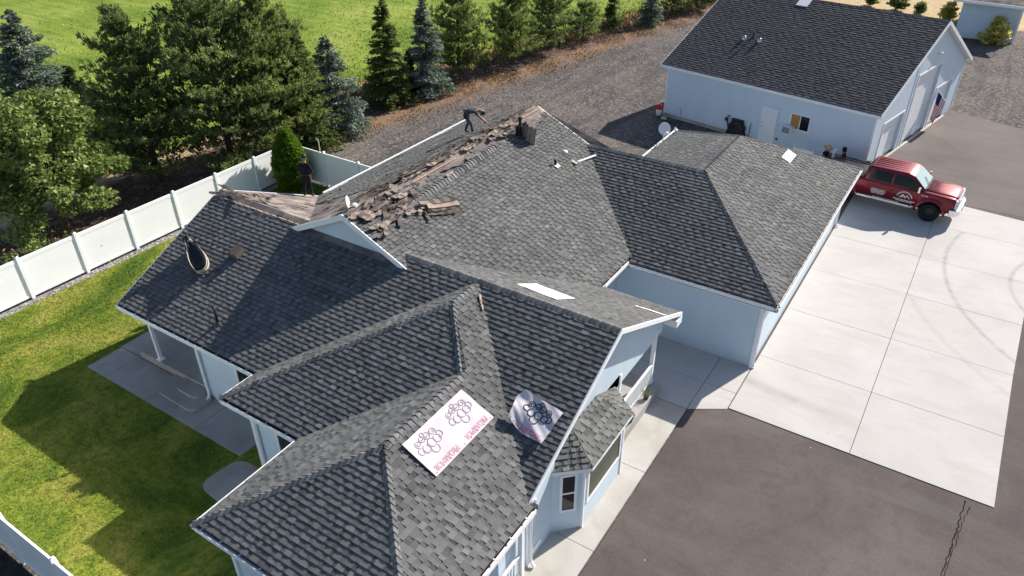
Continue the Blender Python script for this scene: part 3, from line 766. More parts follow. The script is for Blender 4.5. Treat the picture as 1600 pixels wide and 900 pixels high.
# ------------------------------------------------------------------ loose things on the house roof
def planeN(kind):
    return {'Ls': Vector((0, -P, 1)).normalized(), 'Ln': Vector((0, P, 1)).normalized(), 'E': Vector((P, 0, 1)).normalized(), 'W': Vector((-P, 0, 1)).normalized()}[kind]
def onroof(x, y):
    return max(f(x, y) for f in W.values())
def face_of(x, y):
    k = max(W, key=lambda q: W[q](x, y)); e = .01; gx = (W[k](x+e, y)-W[k](x-e, y)); gy = (W[k](x, y+e)-W[k](x, y-e))
    return Vector((-gx/(2*e), -gy/(2*e), 1)).normalized()
def strip_mesh(L, wd, curl, seg=7, th=.010, tab=True, r=rnd):
    """one torn length of laminated shingle: curled, notched, ragged"""
    b = MB(); top = []
    for i in range(seg+1):
        t = i/seg; x = (t-.5)*L; z = curl*(2*t-1)**2*(1 if curl > 0 else 1)+(-curl if curl < 0 else 0)*.0+r.uniform(0, .012)+.02
        y0 = -wd/2+(r.choice((0, .045)) if tab else r.uniform(0, .03)); y1 = wd/2+r.uniform(-.03, .03)
        top.append((Vector((x, y0, z+r.uniform(0, .02))), Vector((x, y1, z))))
    for i in range(seg):
        a, c = top[i]; d_, e_ = top[i+1]; tn = min(1, max(0, r.gauss(.5, .25)))
        b.prism([a, d_, e_, c], (0, 0, -th), tn)
    return b
def lay(o, x, y, rz, lift=.02, tilt=(0, 0)):
    n = face_of(x, y); q = Vector((0, 0, 1)).rotation_difference(n); z = onroof(x, y)
    M_ = Matrix.Translation((x, y, z+lift)) @ q.to_matrix().to_4x4() @ Matrix.Rotation(rz, 4, 'Z') @ Matrix.Rotation(tilt[0], 4, 'X') @ Matrix.Rotation(tilt[1], 4, 'Y')
    o.matrix_world = M_
    return o
rs = random.Random(21); cnt = 0
mesh_var = []
for k_ in range(14):
    b = strip_mesh(rs.uniform(.7, 1.5), rs.uniform(.07, .17), rs.uniform(.0, .09), r=rs) if k_ < 10 else strip_mesh(rs.uniform(.35, .9), rs.uniform(.10, .19), rs.uniform(0, .05), r=rs); mesh_var.append(b.mesh('torn_shingle', ['shingle_old' if k_ % 5 else 'felt']))
ZL = ['torn brown shingle strip in the heap just above the little blue gable', 'torn shingle strip in the long heap along the middle of the stripped ridge', 'torn shingle strip near the upper end of the ridge below the bending man']
ZG = ['torn strips above the blue gable', 'torn strips along mid ridge', 'torn strips at the upper ridge end']
def torn(x, y, rz, lift, tilt, me=None):
    o = link('torn_shingle', me or rs.choice(mesh_var if y < -1 else mesh_var[:10])); lay(o, x, y, rz, lift, tilt)
    zi = 0 if y < -1.6 else (1 if y < 3 else 2); tag(o, ZL[zi], 'shingle strip', ZG[zi]); return o
for k_ in range(120):
    t = rs.random(); y = -4.1+t*10.6
    off = rs.gauss(-.25, .42) if t > .25 else rs.gauss(.15, .55)
    x = xm+max(-1.3, min(1.25, off)); 
    rz = math.pi/2+rs.gauss(0, .10)
    torn(x, y, rz, .02+rs.uniform(0, .07)+.03*(abs(off) < .3), (rs.uniform(-.08, .14), rs.uniform(-.03, .05)))
for k_ in range(26):   # fan of strips just above the little gable
    a = rs.uniform(-.2, 1.2); torn(-15.45+rs.uniform(-.35, .7), -3.7+rs.uniform(0, 2.2), math.pi/2+a, .03+rs.uniform(0, .06), (rs.uniform(-.08, .16), 0))
for (x, y, rz) in ((-21.9, -3.75, .1), (-21.6, -3.95, -.15), (-21.2, -3.7, -.2), (-20.6, -3.5, -.35), (-20.2, -3.7, .1), (-22.0, -4.1, .25)):
    o = torn(x, y, rz, .06, (rs.uniform(-.1, .2), 0)); tag(o, 'curled shingle strip lifted at the left end of the stripped ridge', 'shingle strip', 'shingle strips at the far left ridge end')
for k_ in range(34):
    y = rs.uniform(-3.2, 5.6); x = xm-rs.uniform(.35, 2.6)*(1 if y < 2 else .6)
    o = link('torn_shingle', rs.choice(mesh_var[:10])); lay(o, x, y, math.pi/2+rs.gauss(0, .09), .02+rs.uniform(0, .04), (rs.uniform(-.05, .1), 0)); tag(o, 'long thin torn strip scattered on the far slope behind the stripped ridge', 'shingle strip', 'long torn strips on the far slope')
for k_ in range(9):
    x, y = rs.uniform(-22.0, -19.2), rs.uniform(-3.5, -1.2); o = link('torn_shingle', rs.choice(mesh_var[8:])); lay(o, x, y, rs.uniform(-.5, .4), .02, (0, 0)); tag(o, 'loose shingle scrap on the bare brown deck behind the left ridge', 'shingle strip', 'scraps on the bare brown deck')
# exposed battens / sheathing edge along the ridge
for k_, (x, y0, y1) in enumerate(((-15.72, 2.2, 7.1), (-15.62, -2.1, 1.2), (-15.98, 4.2, 7.25))):
    b = MB(); b.bar((0, y0-(y0+y1)/2, 0), (0, y1-(y0+y1)/2, 0), .035, .03); o = b.build('wood_batten', 'wood')
    n = face_of(x, (y0+y1)/2); o.location = (x, (y0+y1)/2, onroof(x, (y0+y1)/2)+.045); o.rotation_euler = (0, 0, rs.uniform(-.02, .02))
    tag(o, ['long pale batten bared along the upper end of the tall ridge', 'pale batten bared beside the torn shingles at mid ridge', 'second pale batten, just over the crest at the far ridge end'][k_], 'batten')
# exposed sheathing edge row on left ridge
b = MB(); xx = -22.2
while xx < -18.2:
    l = rs.uniform(.25, .5); b.bar((xx, yr-.25, zr-.25*P+.025), (xx+l-.06, yr-.25-rs.uniform(0, .02), zr-.25*P+.022), .035, .014, rs.random()); xx += l
o = b.build('batten_row', 'wood', roof_L)
# pack of strips sliding below the ridge, beside the cap strip
pk = tag(empty('shingle_pack', (0, 0, 0)), 'pack of pale-backed shingle strips sliding on the slope under the cap row end', 'shingle pack')
rp = random.Random(5)
for k_ in range(7):
    b = strip_mesh(1.25+rp.uniform(-.1, .15), .2, .05, r=rp, tab=False); o = b.build('strip', 'tan_back' if k_ in (2, 5) else 'shingle_old', pk)
    q = (-14.42+rp.uniform(-.08, .08), -1.45+rp.uniform(-.12, .15)); lay(o, q[0]+(.11 if k_ % 2 else -.08), q[1], R(66)+rp.uniform(-.09, .09), .03+.022*k_, (.12*(k_ % 2), 0))
# stack of shingles leaning on a black chimney-like vent, upper ridge
st = tag(empty('leaning_shingles', (-15.0, 5.0, 0)), 'upright bundle of shingle strips leaning on a dark box near the upper ridge', 'shingle bundle')
st.location = (0, 0, 0)
cx, cy = -15.05, 4.75; cz = Mz(cx, cy)
b = MB(); b.box(cx-.20, cx+.0, cy-.14, cy+.12, cz-.1, cz+.50); bevel(b.build('box_vent', 'black', st), .02)
b = MB(); b.lathe((cx-.08, cy, cz+.48), [(.06, 0), (.06, .26), (.09, .28), (.09, .36), (0, .38)], 12); b.build('flue_cap', 'black', st)
for k_ in range(9):
    b = strip_mesh(.82+rp.uniform(-.10, .08), .13, .02, r=rp, tab=False); o = b.build('strip', 'tan_back' if k_ % 3 else 'shingle_old', st)
    base = Vector((cx+.16+.07*k_*.9+rp.uniform(-.01, .01), cy+.10+rp.uniform(-.05, .05), 0)); base.z = Mz(base.x, base.y)
    o.matrix_world = Matrix.Translation(base+Vector((-.16, 0, .36))) @ Matrix.Rotation(R(-78+rp.uniform(-4, 4)), 4, 'Y') @ Matrix.Rotation(R(90), 4, 'X') @ Matrix.Rotation(rp.uniform(-.2, .2), 4, 'X')
# U shaped coil left on near slope
cb = tag(empty('hose_coil', (0, 0, 0)), 'big coil of pale and black hose with a dark thing and shade inside, built as one black bag on the left roof slope', 'hose coil')
e0, e1 = Vector((-21.45, -6.10, 0)), Vector((-20.08, -6.72, 0)); e0.z = onroof(e0.x, e0.y); e1.z = onroof(e1.x, e1.y)
nn = face_of(-20.9, -6.4); ea = (e1-e0).normalized(); eb = nn.cross(ea).normalized(); Lc = (e1-e0).length
def loop(k_, hgt, wd_, ph):
    pts = []
    for i in range(29):
        a = 2*math.pi*i/28; u_ = (1-math.cos(a))/2; side_ = math.sin(a)*wd_*(.35+.75*u_)
        lift_ = .03+.40*(1-u_)**1.6+hgt*u_+.02*math.sin(3*a+ph)
        pts.append(e0+ea*(u_*(Lc+.015*k_)-.02*k_*(1-u_))+eb*side_+nn*lift_)
    return pts
for k_ in range(10):
    b = MB(); b.tube(loop(k_, .03+.033*k_, .33+.012*math.sin(k_*2.1), k_), .019, 7, cap=False)
    b.build('hose', ['hose', 'beige', 'rubber', 'beige', 'hose', 'rubber', 'beige', 'hose', 'beige', 'rubber'][k_], cb, True)
b = MB(); ringA, ringB, ringC = [], [], []
for i in range(20):
    a = 2*math.pi*i/20; u_ = (1-math.cos(a))/2; sd2 = math.sin(a)*.29*(.35+.75*u_)
    ringA.append(e0+ea*(u_*Lc*.95+.03)+eb*sd2+nn*.0); ringB.append(e0+ea*(u_*Lc*.93+.03)+eb*sd2*.98+nn*(.32*(1-u_)**1.5+.26*u_)); ringC.append(e0+ea*(u_*Lc*.6+.2)+eb*sd2*.5+nn*(.12+.14*(1-u_)))
for R0, R1 in ((ringA, ringB), (ringB, ringC)):
    for i in range(20): b.poly((R0[i], R0[(i+1) % 20], R1[(i+1) % 20], R1[i]))
b.poly(ringC); b.build('fill', 'black', cb, True)  # one black body for the shaded shingles and dark thing inside the loops
for k_ in range(4):
    b = MB(); a = e0+nn*(.38+.02*k_)+eb*(.05*(k_-1.5)); b.tube([a+ea*.1, a-ea*.06+nn*.06, a-ea*.14+nn*.02+eb*.03*(k_-1.5)], .028, 6); b.build('strap', 'black', cb, True)
# small roof box, vents, pipes
def on(o, x, y): o.location = (x, y, onroof(x, y)); return o
v = tag(empty('roof_vent'), 'small brownish box vent right of the hose coil', 'roof vent'); b = MB(); b.obox((0, 0, .16), (.17, 0, 0), (0, .17, .08), (0, -.03, .09)); bevel(b.build('hood', 'shingle_old', v), .02); b = MB(); b.box(-.13, .13, -.13, .13, -.1, .12); b.build('collar', 'black', v); on(v, -19.45, -5.85)
v = tag(empty('vent_pipe'), 'black vent pipe with a bent top above the long eave', 'vent pipe'); b = MB(); b.tube([(0, 0, -.05), (0, 0, .42), (-.03, .02, .52), (-.10, .05, .62)], .042, 10); b.build('pipe', 'black', v, True); b = MB(); b.lathe((0, 0, 0), [(.15, -.05), (.12, .03), (.055, .09), (.05, .12)], 12); b.build('boot', 'dark_metal', v, True); on(v, -18.15, -7.95)
v = tag(empty('vent_pipe'), 'short pipe with white collar on the wide grey slope', 'vent pipe'); b = MB(); b.tube([(0, 0, -.05), (0, 0, .25)], .06, 12); b.build('pipe', 'black', v, True); b = MB(); b.obox((.04, 0, .03), (.13, 0, -.05), (0, .12, 0), (.008, 0, .012)); b.build('flashing', 'papers', v); on(v, -13.45, 4.65)
v = tag(empty('roof_scrap'), 'small white lump lying above the collared pipe', 'scrap'); b = MB(); b.lathe((0, 0, .0), [(.11, 0), (.12, .05), (.07, .10), (0, .11)], 9); b.build('lump', 'papers', v, True); on(v, -13.65, 5.75)
v = tag(empty('roof_board'), 'white board lying in the valley beside the garage roof ridge', 'board'); b = MB(); b.obox((0, 0, .07), (.035, 0, -.012), (.0, .62, 0), (.006, 0, .02)); b.build('board', 'papers', v); b = MB(); b.obox((.02, -.62, .10), (.16, 0, -.02), (0, .06, 0), (.01, 0, .05)); b.build('foot', 'beige', v); on(v, -12.95, 6.15); v.rotation_euler = (0, 0, R(-17))
# sheets
def flat_on(name, x0, x1, y0, y1, lbl, cat, mat='papers', rz=0., lift=.045):
    x, y = (x0+x1)/2, (y0+y1)/2; b = MB(); rr_ = random.Random(int(x*100)); nx, ny = 8, 4; G0 = {}
    wdx, wdy = (x1-x0)/2*math.sqrt(1+(P*P if abs(face_of(x, y).x) > .1 else 0)), (y1-y0)/2*math.sqrt(1+(P*P if abs(face_of(x, y).y) > .1 else 0))
    for i in range(nx+1):
        for j in range(ny+1): G0[i, j] = Vector((-wdx+2*wdx*i/nx, -wdy+2*wdy*j/ny, rr_.uniform(0, .012)))
    for i in range(nx):
        for j in range(ny): b.poly((G0[i, j], G0[i+1, j], G0[i+1, j+1], G0[i, j+1]))
    o = b.build(name, mat); lay(o, x, y, rz, lift); tag(o, lbl, cat); return o
flat_on('paper_sheet', -10.25, -8.76, -3.15, -2.25, 'long white paper sheet on the far slope behind the front ridge', 'sheet', rz=R(-9))
flat_on('paper_sheet', -7.5, -6.5, -.62, -.52, 'thin white strip near the front gable rake', 'sheet', rz=R(2))
flat_on('roof_panel', -6.68, -6.3, 11.95, 12.95, 'small white panel on the garage roof near its far hip', 'panel')
# peach scrap on wedge valley by H ridge end
v = tag(empty('shingle_scrap'), 'narrow buff shingle scrap in the valley under the front ridge', 'scrap'); b = strip_mesh(.55, .07, .0, r=rp, tab=False); b.build('strip', 'tan_back', v); lay(v, -10.52, -4.62, R(-42), .05)

def text_mesh(body, size, mat, ext=.0):
    cu = bpy.data.curves.new('txt', 'FONT'); cu.body = body; cu.size = size; cu.align_x = 'CENTER'; cu.align_y = 'CENTER'; cu.extrude = ext; cu.resolution_u = 2; cu.offset = .0
    o = bpy.data.objects.new('txt', cu); COL.objects.link(o); dg = bpy.context.evaluated_depsgraph_get(); dg.update()
    me = bpy.data.meshes.new_from_object(o.evaluated_get(dg)); COL.objects.unlink(o); bpy.data.objects.remove(o); me.materials.clear(); me.materials.append(MAT[mat]); return me
def swirl(b, r_, cx=0, cy=0, wd=.011, z=.0):
    """curly emblem: a ring of loops and spirals"""
    def ring(x, y, ra, a0, a1, spiral=0., n=22):
        pr_ = None
        for i in range(n+1):
            t = i/n; a = a0+(a1-a0)*t; q = ra*(1-spiral*t); p_in = Vector((x+math.cos(a)*(q-wd/2), y+math.sin(a)*(q-wd/2), z)); p_out = Vector((x+math.cos(a)*(q+wd/2), y+math.sin(a)*(q+wd/2), z))
            if pr_: b.poly((pr_[0], pr_[1], p_out, p_in))
            pr_ = (p_in, p_out)
    k = r_
    ring(cx, cy+.5*k, .26*k, R(-20), R(200)); ring(cx-.1*k, cy+.12*k, .26*k, 0, R(360)); ring(cx+.42*k, cy+.2*k, .24*k, R(-90), R(230))
    ring(cx-.55*k, cy+.15*k, .24*k, R(-60), R(300)); ring(cx-.62*k, cy-.32*k, .27*k, R(90), R(640), .8, 40); ring(cx+.62*k, cy-.30*k, .25*k, R(90), R(-460), .8, 40)
    ring(cx-.18*k, cy-.40*k, .26*k, R(0), R(520), .75, 36); ring(cx+.22*k, cy-.42*k, .24*k, R(180), R(-340), .75, 36); ring(cx+.8*k, cy+.12*k, .2*k, R(-120), R(160))
    ring(cx-.85*k, cy+.05*k, .2*k, R(30), R(300)); ring(cx, cy-.60*k, .12*k, R(0), R(360))
def banner(name, label, L, H, units, dark, warp=None, mats=(), nx=44, ny=22):
    """printed underlayment sheet in local XY (x = reading direction, y = up)"""
    root = tag(empty(name), label, 'underlayment sheet'); b = MB(); wf = warp or (lambda x, y: (x, y, .010*math.sin(x*6+y*3)*math.sin(y*5)+.004*math.sin(x*12-y*9)+(.05*max(0, x-.95)*max(0, .3-y)*4)))
    for i in range(nx):
        for j in range(ny):
            x0, x1, y0, y1 = -L/2+L*i/nx, -L/2+L*(i+1)/nx, -H/2+H*j/ny, -H/2+H*(j+1)/ny
            b.poly([wf(x0, y0), wf(x1, y0), wf(x1, y1), wf(x0, y1)])
    b.build('sheet', 'sheet_grey' if dark else 'sheet_pink', root, True)
    for (ux, sc) in units:
        s = MB(); swirl(s, .42*sc, ux, -.12*sc-.03, .026 if dark else .019); s.v = [tuple(Vector(wf(v[0], v[1]))+Vector((0, 0, .012))) for v in s.v]; s.build('emblem', 'print_dark' if dark else 'print_grey', root)
        me = text_mesh('PROARMOR', .23*sc, 'print_red' if dark else 'print_pink')
        for v_ in me.vertices:
            x, y = v_.co.x*.70+ux, v_.co.y*1.0+.40*sc; q = Vector(wf(x, y)); v_.co = q+Vector((0, 0, .012))
        link('lettering', me, root)
    s = MB()
    for k_ in range(9):
        x = -L/2+.08+(L-.16)*k_/8; s.poly([tuple(Vector(wf(x+dx, H/2-.05+dy))+Vector((0, 0, .007))) for dx, dy in ((-.012, -.012), (.012, -.012), (.012, .012), (-.012, .012))])
    tag(s.build('nail_caps', 'print_dark', root), kind='stuff'); return root
bn = banner('underlayment_sheet', 'flat white printed sheet with two grey emblems and pink lettering on the near slope', 2.32, 1.08, ((-.58, 1.0), (.60, 1.0)), False)
# local x -> world -Y ; local y -> world +X (down slope)
nE = Vector((sn_, 0, sx_)); xL = Vector((0, -1, 0)); yL_ = Vector((sx_, 0, -sn_))
Mb = Matrix((xL, yL_, nE)).transposed().to_4x4(); c_ = Vector((-8.73, -8.54, 0)); c_.z = HE+P*(-6.27-c_.x)+.078; Mb.translation = c_
bn.matrix_world = Mb
def warp2(x, y):
    t = max(0, -(x+.15)/.55); s_ = max(0, (y-.05)/.5); c2 = max(0, (-x-y*.2)-.25)
    z = .04+.045*math.sin(x*5+y*3)*math.cos(y*6)+.42*max(0, (x*.9+.05))**1.6*.0
    lift = .62*max(0, (x-.12))**1.25+.07*math.sin(y*9)*max(0, x)+.016*math.sin(x*17+y*9)*math.sin(y*13-x*4)+.10*max(0, y-.2)*max(0, x)
    return (x-.25*max(0, x-.1)*abs(math.sin(y*2.4+.4)), y*(1-.30*max(0, x-.1))-.10*max(0, x), z+lift)
bn2 = banner('underlayment_sheet', 'crumpled printed sheet with black emblem folded over in the valley', 1.18, .98, ((-.06, .92),), True, warp2)
# on the south slope: reading direction -X, up = down the slope (-Y)
nS = Vector((0, -sn_, sx_)); xL = Vector((-1, 0, 0)); yL_ = Vector((0, -sx_, -sn_))
Mb = Matrix((Vector((-.985, .16, .07)).normalized(), yL_, nS)).transposed().to_4x4(); c_ = Vector((-7.42, -6.83, 0)); c_.z = HE+P*(c_.y+8.765)+.06; Mb.translation = c_
bn2.matrix_world = Mb

# satellite dishes
def dish(label, x, y, zb, rad, aim, arm=.35):
    root = tag(empty('satellite_dish', (x, y, zb)), label, 'satellite dish'); a = Vector(aim).normalized()
    b = MB(); prof = [(rad*i/6, .22*rad*(i/6)**2) for i in range(1, 7)]; b.lathe(Vector((0, 0, arm+rad*.75))+a*-.1*rad, [(0.001, 0)]+prof+[(rad*1.02, .22*rad-.015)]+[(q, h-.02) for q, h in prof[::-1]]+[(.001, -.02)], 24, ax=a); b.build('reflector', 'white_trim', root, True)
    b = MB(); b.tube([(0, 0, -.1), (0, 0, arm*.6), (0, 0, arm+rad*.5)], .025, 8); b.tube([(0, 0, arm*.6), Vector((0, 0, arm*.9))+a*rad*1.2], .018, 6); b.tube([(0, -.25, -.02), (0, 0, arm*.5)], .015, 6); b.build('mast', 'white_trim', root, True)
    b = MB(); b.obox(Vector((0, 0, arm*.95))+a*rad*1.25, (.06, 0, 0), (0, .05, 0), (0, 0, .05)); bevel(b.build('receiver', 'white_trim', root), .012); return root
dish('white satellite dish clamped to the far gutter of the garage roof', -12.75, 14.0, 2.80, .31, (.62, -.55, .42), .42)
dish('small white dish on the peak of the little blue gable', -16.0, -3.95, 5.98, .19, (.80, .55, .15), .10)
dish('white satellite dish bracket on the eave corner beside the dish', -12.7, 15.4, 2.75, .09, (.6, -.5, .3), .2)['label'] = 'tiny white antenna at the far corner of the garage eave'

# ------------------------------------------------------------------ workshop building
SA = R(-11.397)
shop = tag(empty('workshop', (0, 0, 0), SA), 'large pale blue workshop with dark grey gable roof and roll-up doors', 'workshop')
def SW(x, y, z=0): c_, s_ = math.cos(SA), math.sin(SA); return Vector((x*c_-y*s_, x*s_+y*c_, z))
sx0, sx1, sy0, sym, syf, she, szr = -22.02, -8.578, 20.70, 27.85, 34.99, 3.21, 6.69
PS = (szr-she)/(sym-sy0)
SS = [(sx0+.04, sy0+.08, she+PS*.08), (sx1-.04, sy0+.08, she+PS*.08), (sx1-.04, sym, szr), (sx0+.04, sym, szr)]
SN = [(sx1-.04, syf-.08, she+PS*.08), (sx0+.04, syf-.08, she+PS*.08), (sx0+.04, sym, szr), (sx1-.04, sym, szr)]
b = MB(); deck_face(b, SS); deck_face(b, SN); rS = b.build('roof', 'felt', shop)
# tabs laid in local coordinates, so frame test is done on transformed points
_inf = in_frame
def in_frame(p, m=20):
    return _inf(SW(*p), m)
CAM_ = CAM.copy(); CAM = CAM_
shingle_face(SS, rS, (), mat='shingle_dark', prune=False, expo=.178, wmin=.18, wmax=.42, lift=.018)
wx0, wx1, wy0, wy1 = sx0+.35, -8.858, 21.09, 34.56
def shop_soffit():
    b = MB(); b.prism([(sx1-.05, syf-.1, she+PS*.1-.147), (wx1+.002, syf-.1, she+PS*.1-.147), (wx1+.002, sym, szr-.147), (sx1-.05, sym, szr-.147)], (0, 0, -.01)); b.build('soffit', 'white_trim', shop)
    b = MB(); b.prism([(sx1-.05, sy0+.1, she+PS*.1-.147), (sx1-.05, sym, szr-.147), (wx1+.002, sym, szr-.147), (wx1+.002, sy0+.1, she+PS*.1-.147)], (0, 0, -.01)); b.build('soffit', 'white_trim', shop)
shop_soffit()
def shop_caps():
    d1 = Vector((0, -1, -PS)).normalized(); d2 = Vector((0, 1, -PS)).normalized()
    cap_row((sx0, sym, szr), (sx1, sym, szr), d1, d2, rS, single=False, mat='shingle_dark', expo=.16)
shop_caps()
in_frame = _inf
b = MB(); b.box(wx0, wx1-.25, wy0, wy1, -.05, she+.02); b.build('wall', 'siding_shop', shop)
# east wall built with recessed door openings
doors = [(22.45, 25.2, 2.25), (26.15, 29.75, 4.0), (30.25, 32.95, 2.35)]
b = MB(); ys = wy0
def gz(y): return she+PS*min(y-sy0, syf-y)-.12
segs = []; cur = wy0
for (a, c, h) in doors: segs.append((cur, a)); cur = c
segs.append((cur, wy1))
for a, c in segs:
    mid = [(wx1, a, -.05), (wx1, c, -.05), (wx1, c, gz(c)), (wx1, a, gz(a))]
    if a < sym < c: mid.insert(3, (wx1, sym, gz(sym)))
    b.prism(mid, (-.25, 0, 0))
for (a, c, h) in doors:
    mid = [(wx1, a, h), (wx1, c, h), (wx1, c, gz(c)), (wx1, a, gz(a))]
    if a < sym < c: mid.insert(3, (wx1, sym, gz(sym)))
    b.prism(mid, (-.25, 0, 0))
b.build('gable_wall', 'siding_shop', shop)
for (a, c, h) in doors:
    dr = empty('garage_door', (0, 0, 0)); dr.parent = shop; n = max(4, int(h/.55)); 
    for k_ in range(n):
        z0, z1 = h*k_/n+.01, h*(k_+1)/n-.006; b = MB(); b.box(wx1-.20, wx1-.15, a+.01, c-.01, z0, z1); o = b.build('door_panel', 'white_trim', dr); bevel(o, .012, 1)
    b = MB(); b.box(wx1+.001, wx1+.022, a-.1, a, 0, h+.1); b.box(wx1+.001, wx1+.022, c, c+.1, 0, h+.1); b.box(wx1+.001, wx1+.02, a, c, h, h+.1); b.build('door_trim', 'white_trim', shop)
b = MB(); b.box(wx1+.0, wx1+.14, 22.3, 33.1, -.05, .02); b.build('door_apron', 'concrete_walk', shop)
def rk(a, c, out): 
    rake(a, c, shop, out=out, ht=.2)
for yy_ in (sy0+.02, syf-.02):
    rk((sx1-.04, sym, szr+.015), (sx1-.04, yy_, she+.03), (1, 0, 0)); rk((sx0+.04, sym, szr+.015), (sx0+.04, yy_, she+.03), (-1, 0, 0))
b = MB(); b.box(sx0, sx1, sy0, sy0+.08, she-.14, she+.01); b.build('fascia', 'white_trim', shop)
b = MB(); b.box(sx0, sx1, syf-.08, syf, she-.14, she+.01); b.build('fascia', 'white_trim', shop)
b = MB(); b.box(sx0+.05, sx1-.05, sy0+.09, wy0-.002, she-.13, she-.1); b.build('soffit', 'white_trim', shop)
b = MB(); b.box(wx0-.03, wx0+.09, wy0-.03, wy0+.05, 0, she-.14); b.build('corner_board', 'white_trim', shop)
b = MB(); b.box(wx1-.08, wx1+.03, wy0-.032, wy0+.06, 0, she-.14); b.build('corner_board', 'white_trim', shop)
b = MB(); b.box(wx1-.08, wx1+.03, wy1-.06, wy1+.03, 0, she-.14); b.build('corner_board', 'white_trim', shop)
b = MB(); b.box(wx0, wx1, wy0-.03, wy0+.002, -.05, .16); b.build('foundation', 'concrete_old', shop)
# man door
dd_ = empty('entry_door'); dd_.parent = shop
b = MB(); b.box(-15.13, -14.17, wy0-.045, wy0-.004, .05, 2.13); bevel(b.build('door_leaf', 'white_trim', dd_), .008); 
b = MB(); b.box(-15.22, -15.14, wy0-.03, wy0-.003, .03, 2.23); b.box(-14.16, -14.08, wy0-.03, wy0-.003, .03, 2.23); b.box(-15.14, -14.16, wy0-.03, wy0-.003, 2.145, 2.23); b.build('door_frame', 'siding_shop', dd_)
b = MB(); b.lathe((-15.03, wy0-.05, 1.0), [(.0, -.06), (.035, -.05), (.03, -.01), (.02, 0)], 10, ax=(0, 1, 0)); b.lathe((-15.03, wy0-.05, 1.2), [(.0, -.03), (.03, -.02), (.03, 0)], 10, ax=(0, 1, 0)); b.build('door_knob', 'galv', dd_, True)
# window: left half boarded, right half glass, ac unit under the left half
wn_ = window(-12.83, wy0, 1.30, 2.16, 1.12, (0, -1), 'v', parent=shop)
b = MB(); b.box(-13.35, -12.87, wy0-.034, wy0-.022, 1.34, 2.12); b.build('wood_panel', 'ply', wn_)
ac = tag(empty('air_conditioner'), 'grey window air conditioner poking out below the boarded window half', 'air conditioner'); ac.rotation_euler = (0, 0, SA)
b = MB(); b.box(-13.62, -13.08, wy0-.48, wy0-.06, 1.10, 1.48); bevel(b.build('case', 'white_trim', ac), .015)
b = MB()
for k_ in range(7): b.box(-13.58, -13.12, wy0-.492, wy0-.481, 1.13+.048*k_, 1.158+.048*k_)
b.build('grille', 'dark_metal', ac)
b = MB(); b.box(-14.05, -13.92, wy0-.05, wy0-.003, .42, .52); b.build('outlet_box', 'dark_metal', shop)
b = MB(); b.box(-20.75, -20.42, wy0-.09, wy0-.003, .18, .72); b.build('meter_box', 'siding', shop)
b = MB(); b.box(wx1+.002, wx1+.06, 28.3, 28.75, 4.78, 4.9); b.box(wx1+.06, wx1+.16, 28.42, 28.62, 4.8, 4.88); b.build('wall_lamp', 'white_trim', shop)
b = MB(); b.tube([(wx1+.03, 25.75, .1), (wx1+.03, 25.75, 5.0)], .02, 6); b.build('conduit', 'white_trim', shop)
# roof fittings
for (u_, lbl, mt) in (((-18.42, 23.9), 'left of three short pipes on the workshop roof, with a light metal cap', 'papers'), ((-17.98, 24.15), 'middle black pipe of three on the workshop roof', 'black'), ((-17.45, 23.95), 'right of three short pipes on the workshop roof, with a light metal cap', 'papers')):
    x, y = u_; z = she+PS*(y-sy0); p = SW(x, y, z); v = tag(empty('vent_pipe', tuple(p)), lbl, 'vent pipe')
    b = MB(); b.tube([(0, 0, -.1), (0, 0, .38 if mt == 'black' else .22)], .05, 10); b.build('pipe', 'black', v, True)
    b = MB(); b.lathe((0, 0, .02), [(.16, -.06), (.13, .02), (.10, .14), (.06, .17)] if mt == 'papers' else [(.12, -.04), (.06, .05)], 12); b.build('collar', 'galv' if mt == 'papers' else mt, v, True)
x, y = -16.75, 27.45; p = SW(x, y, she+PS*(y-sy0)+.03); v = tag(empty('roof_panel', tuple(p), SA), 'white panel near the workshop ridge at the top of the picture', 'panel'); b = MB(); b.obox((0, 0, .02), (.35, 0, 0), (0, .3, .3*PS), (0, -.01, .02)); b.build('panel', 'papers', v)
# flag on a slanted pole
fl = tag(empty('flag', tuple(SW(wx1, 29.95, 0)), SA), 'striped flag with dark blue canton hanging from a wall pole by the roll-up doors', 'flag')
b = MB(); b.tube([(0, .5, 2.25), (.75, -.1, 1.85)], .015, 6); b.build('pole', 'white_trim', fl); b = MB()
nU, nV = 13, 10; Pn = {}
A0, A1_ = Vector((.10, .42, 2.18)), Vector((.72, -.08, 1.86))
for i in range(nU+1):
    for j in range(nV+1):
        s_ = i/nU; t = j/nV; p = A0.lerp(A1_, s_)+Vector((0, 0, -1.55*t)); p += Vector((.05*math.sin(s_*14+t*2)*t, .06*math.sin(s_*11)*t-.25*t*(1-s_), 0))+Vector((-.35*s_*t, .10*s_*t, 0)); Pn[i, j] = p
for i in range(nU):
    for j in range(nV):
        mi = 2 if (i < 7 and j < 4) else (0 if i % 2 == 0 else 1); b.poly((Pn[i, j], Pn[i, j+1], Pn[i+1, j+1], Pn[i+1, j]), .5, mi)
b.build('cloth', ['flag_red', 'flag_white', 'flag_blue'], fl, True)

